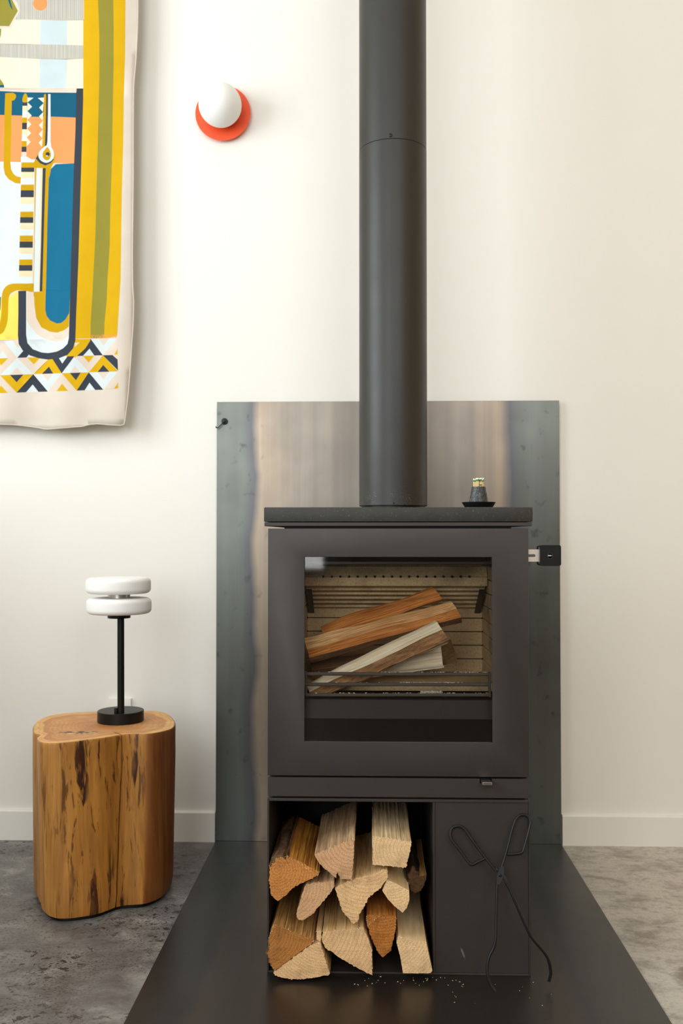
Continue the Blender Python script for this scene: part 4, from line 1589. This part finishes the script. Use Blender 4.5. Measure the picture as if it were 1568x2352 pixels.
# the big navy U with its nested bands
sh('white', [(58, 668), (162, 668), (158, 785), (145, 802), (110, 813), (75, 805), (60, 785)])
sh('pink', [(61, 669), (61, 735), (70, 751), (85, 768), (105, 779), (128, 785), (146, 782), (158, 770), (160, 669)])
sh('mustard2', [(78, 664), (79, 700), (83, 730), (95, 752), (115, 762), (132, 764), (148, 758), (158, 750), (162, 669)])
sh('teal2', [(108, 430), (112, 405), (117, 388), (128, 377), (173, 375), (170, 420), (167, 500), (164, 620), (159, 719), (150, 734), (140, 742), (130, 743), (115, 736), (107, 726), (104, 712), (105, 640), (107, 500)])
sh('navy', [(176, 203), (191, 203), (191, 230), (189, 300), (186, 400), (183, 500), (180, 600), (178, 650), (175, 720), (173, 782), (168, 800), (155, 815), (135, 823), (110, 826), (90, 823), (70, 817), (52, 805), (43, 790), (41, 770), (42, 720), (42, 668), (60, 668), (60, 768), (63, 788), (75, 802), (95, 809.5), (110, 811), (130, 808), (145, 800), (155, 790), (158, 776), (159, 740), (161, 680), (163, 600), (166, 500), (169, 400), (173, 300), (175, 213)])
# curl, hook, ladder
sh('mustard2', sm([(-40, 760), (-6, 752), (3, 720), (4, 680), (10, 662), (22, 653), (38, 651), (60, 651.5), (78, 652), (78, 670), (58, 668), (40, 667), (28, 672), (20, 684), (18, 730), (12, 755), (0, 768), (-40, 775)], 3))
sh('teal', [(-30, 682), (2, 682), (1, 712), (-30, 720)])
sh('mustard2', [(12, 214), (30, 213), (36, 217), (37, 223), (33, 230), (27, 231), (26, 300), (24, 375), (26, 390), (31, 399), (38, 405), (48, 407), (47, 422), (36, 421), (20, 412), (11, 400), (8, 385), (10, 270)])
up_ = [(234, 'navy', 243), (243, 'sand', 255), (255, 'white', 270), (270, 'mustard2', 282), (282, 'navy', 297), (297, 'sand', 309), (309, 'white', 324), (324, 'mustard2', 337), (337, 'navy', 349), (349, 'pink', 360), (360, 'white', 374)]
for y0, c, y1 in up_:
    sh(c, [(52 - (y0 - 234) * .022, y0), (63 - (y0 - 234) * .02, y0), (63 - (y1 - 234) * .02, y1), (52 - (y1 - 234) * .022, y1)])
sh('white', [(48, 360), (62, 360), (72, 366), (82, 366), (80, 374), (48, 374)])
sh('mustard2', sm([(52, 234), (53, 221), (58, 214), (63, 221), (63, 234)], 3))
lo_ = [(373, 'mustard2', 385), (385, 'navy', 395), (395, 'sand', 409), (409, 'white', 424), (424, 'mustard2', 437), (437, 'navy', 453), (453, 'sand', 469), (469, 'white', 486), (486, 'mustard2', 499), (499, 'navy', 512), (512, 'sand', 527), (527, 'white', 541), (541, 'mustard2', 555), (555, 'navy', 569), (569, 'sand', 583), (583, 'white', 596), (596, 'mustard2', 609), (609, 'navy', 622), (622, 'sand', 636), (636, 'white', 651)]
for y0, c, y1 in lo_:
    f0, f1 = (y0 - 373) * .022, (y1 - 373) * .022
    sh(c, [(49 - f0, y0), (79 - f0 * .9, y0), (79 - f1 * .9, y1), (49 - f1, y1)])
# centre strip with teeth
sh('orange', [(62, 268), (98, 268), (98, 330), (94, 345), (88, 354), (81, 364), (72, 360), (64, 347), (61, 330)])
sh('teal', [(63, 222), (101, 222), (99, 269), (62, 268)])
sh('cream', [(63, 224), (77, 224.5), (63, 235)])
sh('cream', [(87, 225), (101, 224), (101, 237)])
for k in range(5):
    y = 235 + k * 20.2
    sh('cream', [(63 - k * .4, y), (63 - k * .4, y + 20), (73.5 - k * .8, y + 10)])
    sh('cream', [(100 - k * .6, y + 2), (98.5 - k * .6, y + 22), (90 - k * .3, y + 12)])
sh('mustard2', [(101, 218), (103.5, 215.5), (106, 218), (105.5, 300), (104, 345), (95, 345), (99, 325), (100, 270)])
sh('navy', [(106, 216), (110.5, 216), (109.5, 300), (108.5, 336), (103, 336), (104.5, 300)])
sh('white', [(110.5, 216), (116, 216), (116, 290), (116, 325), (118, 340), (106, 340), (109, 325), (110, 290)])
# eye
sh('mustard2', sm([(82, 364), (88, 352), (98, 342), (112, 336), (122, 344), (127, 356), (126, 370), (118, 384), (112, 410), (104, 392), (80, 386), (78, 374)], 3))
sh('navy', [(82, 364), (90, 352), (124, 366), (116, 375), (104, 380), (92, 375)])
sh('white', sm([(109, 333), (119, 340), (124, 354), (120, 367), (107, 374), (94, 369), (88, 358), (93, 345)], 3))
sh('mustard2', sm([(109, 338), (115, 347), (117, 356), (113, 366), (106, 368), (99, 362), (98, 352), (103, 344)], 3))
sh('navy', circ(109.5, 354, 4.8, 14))
sh('white', circ(108, 358, 1.7, 8))
# stem below the eye
sh('mustard2', [(80, 373), (92, 380), (118, 380), (112, 410), (109, 500), (106, 640), (104, 700), (96, 690), (77, 680), (77, 652), (79, 500)])
sh('white', [(84, 386), (97, 386), (95, 500), (92, 585), (91, 670), (77.5, 670), (80, 540), (82, 450)])
sh('sand', [(92, 386), (98, 386), (96, 500), (92, 669), (88, 669), (91, 560)])
sh('navy', [(98, 386), (105, 386), (103, 450), (101, 520), (97, 669), (91, 669), (94, 560), (96.5, 450)])
# signature
GL = {'F': [[(0, 1), (0, 0), (.75, 0)], [(0, .45), (.6, .45)]], 'U': [[(0, 0), (0, .8), (.3, 1), (.6, .8), (.6, 0)]], 'H': [[(0, 0), (0, 1)], [(.6, 0), (.6, 1)], [(0, .5), (.6, .5)]],
      'R': [[(0, 1), (0, 0), (.55, .1), (.55, .4), (0, .5), (.6, 1)]], 'M': [[(0, 1), (.1, 0), (.4, .6), (.7, 0), (.8, 1)]], 'A': [[(0, 1), (.35, 0), (.7, 1)], [(.15, .65), (.55, .65)]], 'N': [[(0, 1), (0, 0), (.6, 1), (.6, 0)]]}
for k, ch in enumerate('FUHRMAN'):
    ox_, oy_ = 210.5 + k * 8.5, 770.5 - k * .55
    for st_ in GL[ch]:
        for p, q in zip(st_, st_[1:]):
            p_, q_ = Vector((ox_ + p[0] * 7.5, oy_ + p[1] * 8.5 )), Vector((ox_ + q[0] * 7.5, oy_ + q[1] * 8.5))
            d = (q_ - p_).normalized() * .35
            n_ = Vector((-d.y, d.x)) * 1.7
            sh('orange', [p_ - d + n_, q_ + d + n_, q_ + d - n_, p_ - d - n_])


def inside(poly, x, y):
    r = False
    j = len(poly) - 1
    for i in range(len(poly)):
        xi, yi = poly[i]
        xj, yj = poly[j]
        if (yi > y) != (yj > y) and x < (xj - xi) * (y - yi) / (yj - yi) + xi:
            r = not r
        j = i
    return r


verts, edges = [], []


def add_loop(pl):
    b = len(verts)
    verts.extend(Vector((x, y)) for x, y in pl)
    n = len(pl)
    edges.extend((b + i, b + (i + 1) % n) for i in range(n))


add_loop(OUT)
for _, pl in SH:
    add_loop(pl)
for gx in range(LX + 12, 316, 14):
    for gy_ in range(TY + 10, 975, 14):
        if inside(OUT, gx + 3, gy_) and inside(OUT, gx - 3, gy_ + 4):
            verts.append(Vector((gx + .37, gy_ + .41)))
res = delaunay_2d_cdt(verts, edges, [], 0, .02)
ov, of = res[0], res[2]
boxes = [(min(p[0] for p in pl), max(p[0] for p in pl), min(p[1] for p in pl), max(p[1] for p in pl)) for _, pl in SH]
TYP = -.085


def cloth_y(x, y):
    k = max(0, min(1, (y + 170) / 1150))
    e = .010 * math.sin(x * .018 + .6) * (.3 + .7 * k) + .006 * math.sin(x * .05 + y * .004) * k
    if y > 940:
        e += (y - 940) * .00018
    if x > 285:
        e += (x - 285) * .0003
    return TYP + e


bm = bmesh.new()
bv = []
for p in ov:
    # the point seen there, on the gently waved cloth
    bv.append(bm.verts.new(U(p.x, p.y, cloth_y(p.x, p.y))))
for tri_ in of:
    x = sum(ov[i].x for i in tri_) / 3
    y = sum(ov[i].y for i in tri_) / 3
    if not inside(OUT, x, y):
        continue
    ci = 0
    for s_ in range(len(SH) - 1, -1, -1):
        b = boxes[s_]
        if b[0] <= x <= b[1] and b[2] <= y <= b[3] and inside(SH[s_][1], x, y):
            ci = SH[s_][0]
            break
    try:
        f = bm.faces.new([bv[i] for i in tri_])
        f.material_index = ci
    except ValueError:
        pass
bmesh.ops.delete(bm, geom=[v for v in bm.verts if not v.link_faces], context='VERTS')
for f in bm.faces:
    f.normal_update()
    if f.normal.y > 0:
        f.normal_flip()
tcen = U(0, -170, TYP)
tap = thing('tapestry', 'large painted canvas wall hanging with mustard stripes and a triangle border', 'wall hanging', (tcen.x, 0, tcen.z))
cl = obj('painted_cloth', bm, CM, tap, smooth=60)
md = cl.modifiers.new('thickness', 'SOLIDIFY')
md.thickness = .0016
md.offset = -1
# hem along the right and the bottom edge
bm = bmesh.new()
hem = [U(x - (2 if i > 1 else 0), y - (1.5 if y > 970 else 0), cloth_y(x, y) - .0012) for i, (x, y) in enumerate(OUT) if 0 < i < len(OUT) - 1]
tube(bm, spline(hem, 3), .0018, 6)
obj('hem', bm, CM[0], tap)
bm = bmesh.new()
a_, b_ = U(LX, TY, TYP), U(321, TY, TYP)
tube(bm, [a_ + Vector((-.03, 0, 0)), b_ + Vector((.03, 0, 0))], .011, 16)
obj('hanging_rod', bm, MATCHWOOD, tap)
for f_ in (.15, .85):
    p = a_.lerp(b_, f_)
    obj('rod_bracket', BOX(p.x - .01, p.x + .01, TYP, 0, p.z - .012, p.z + .012), IRON, tap)
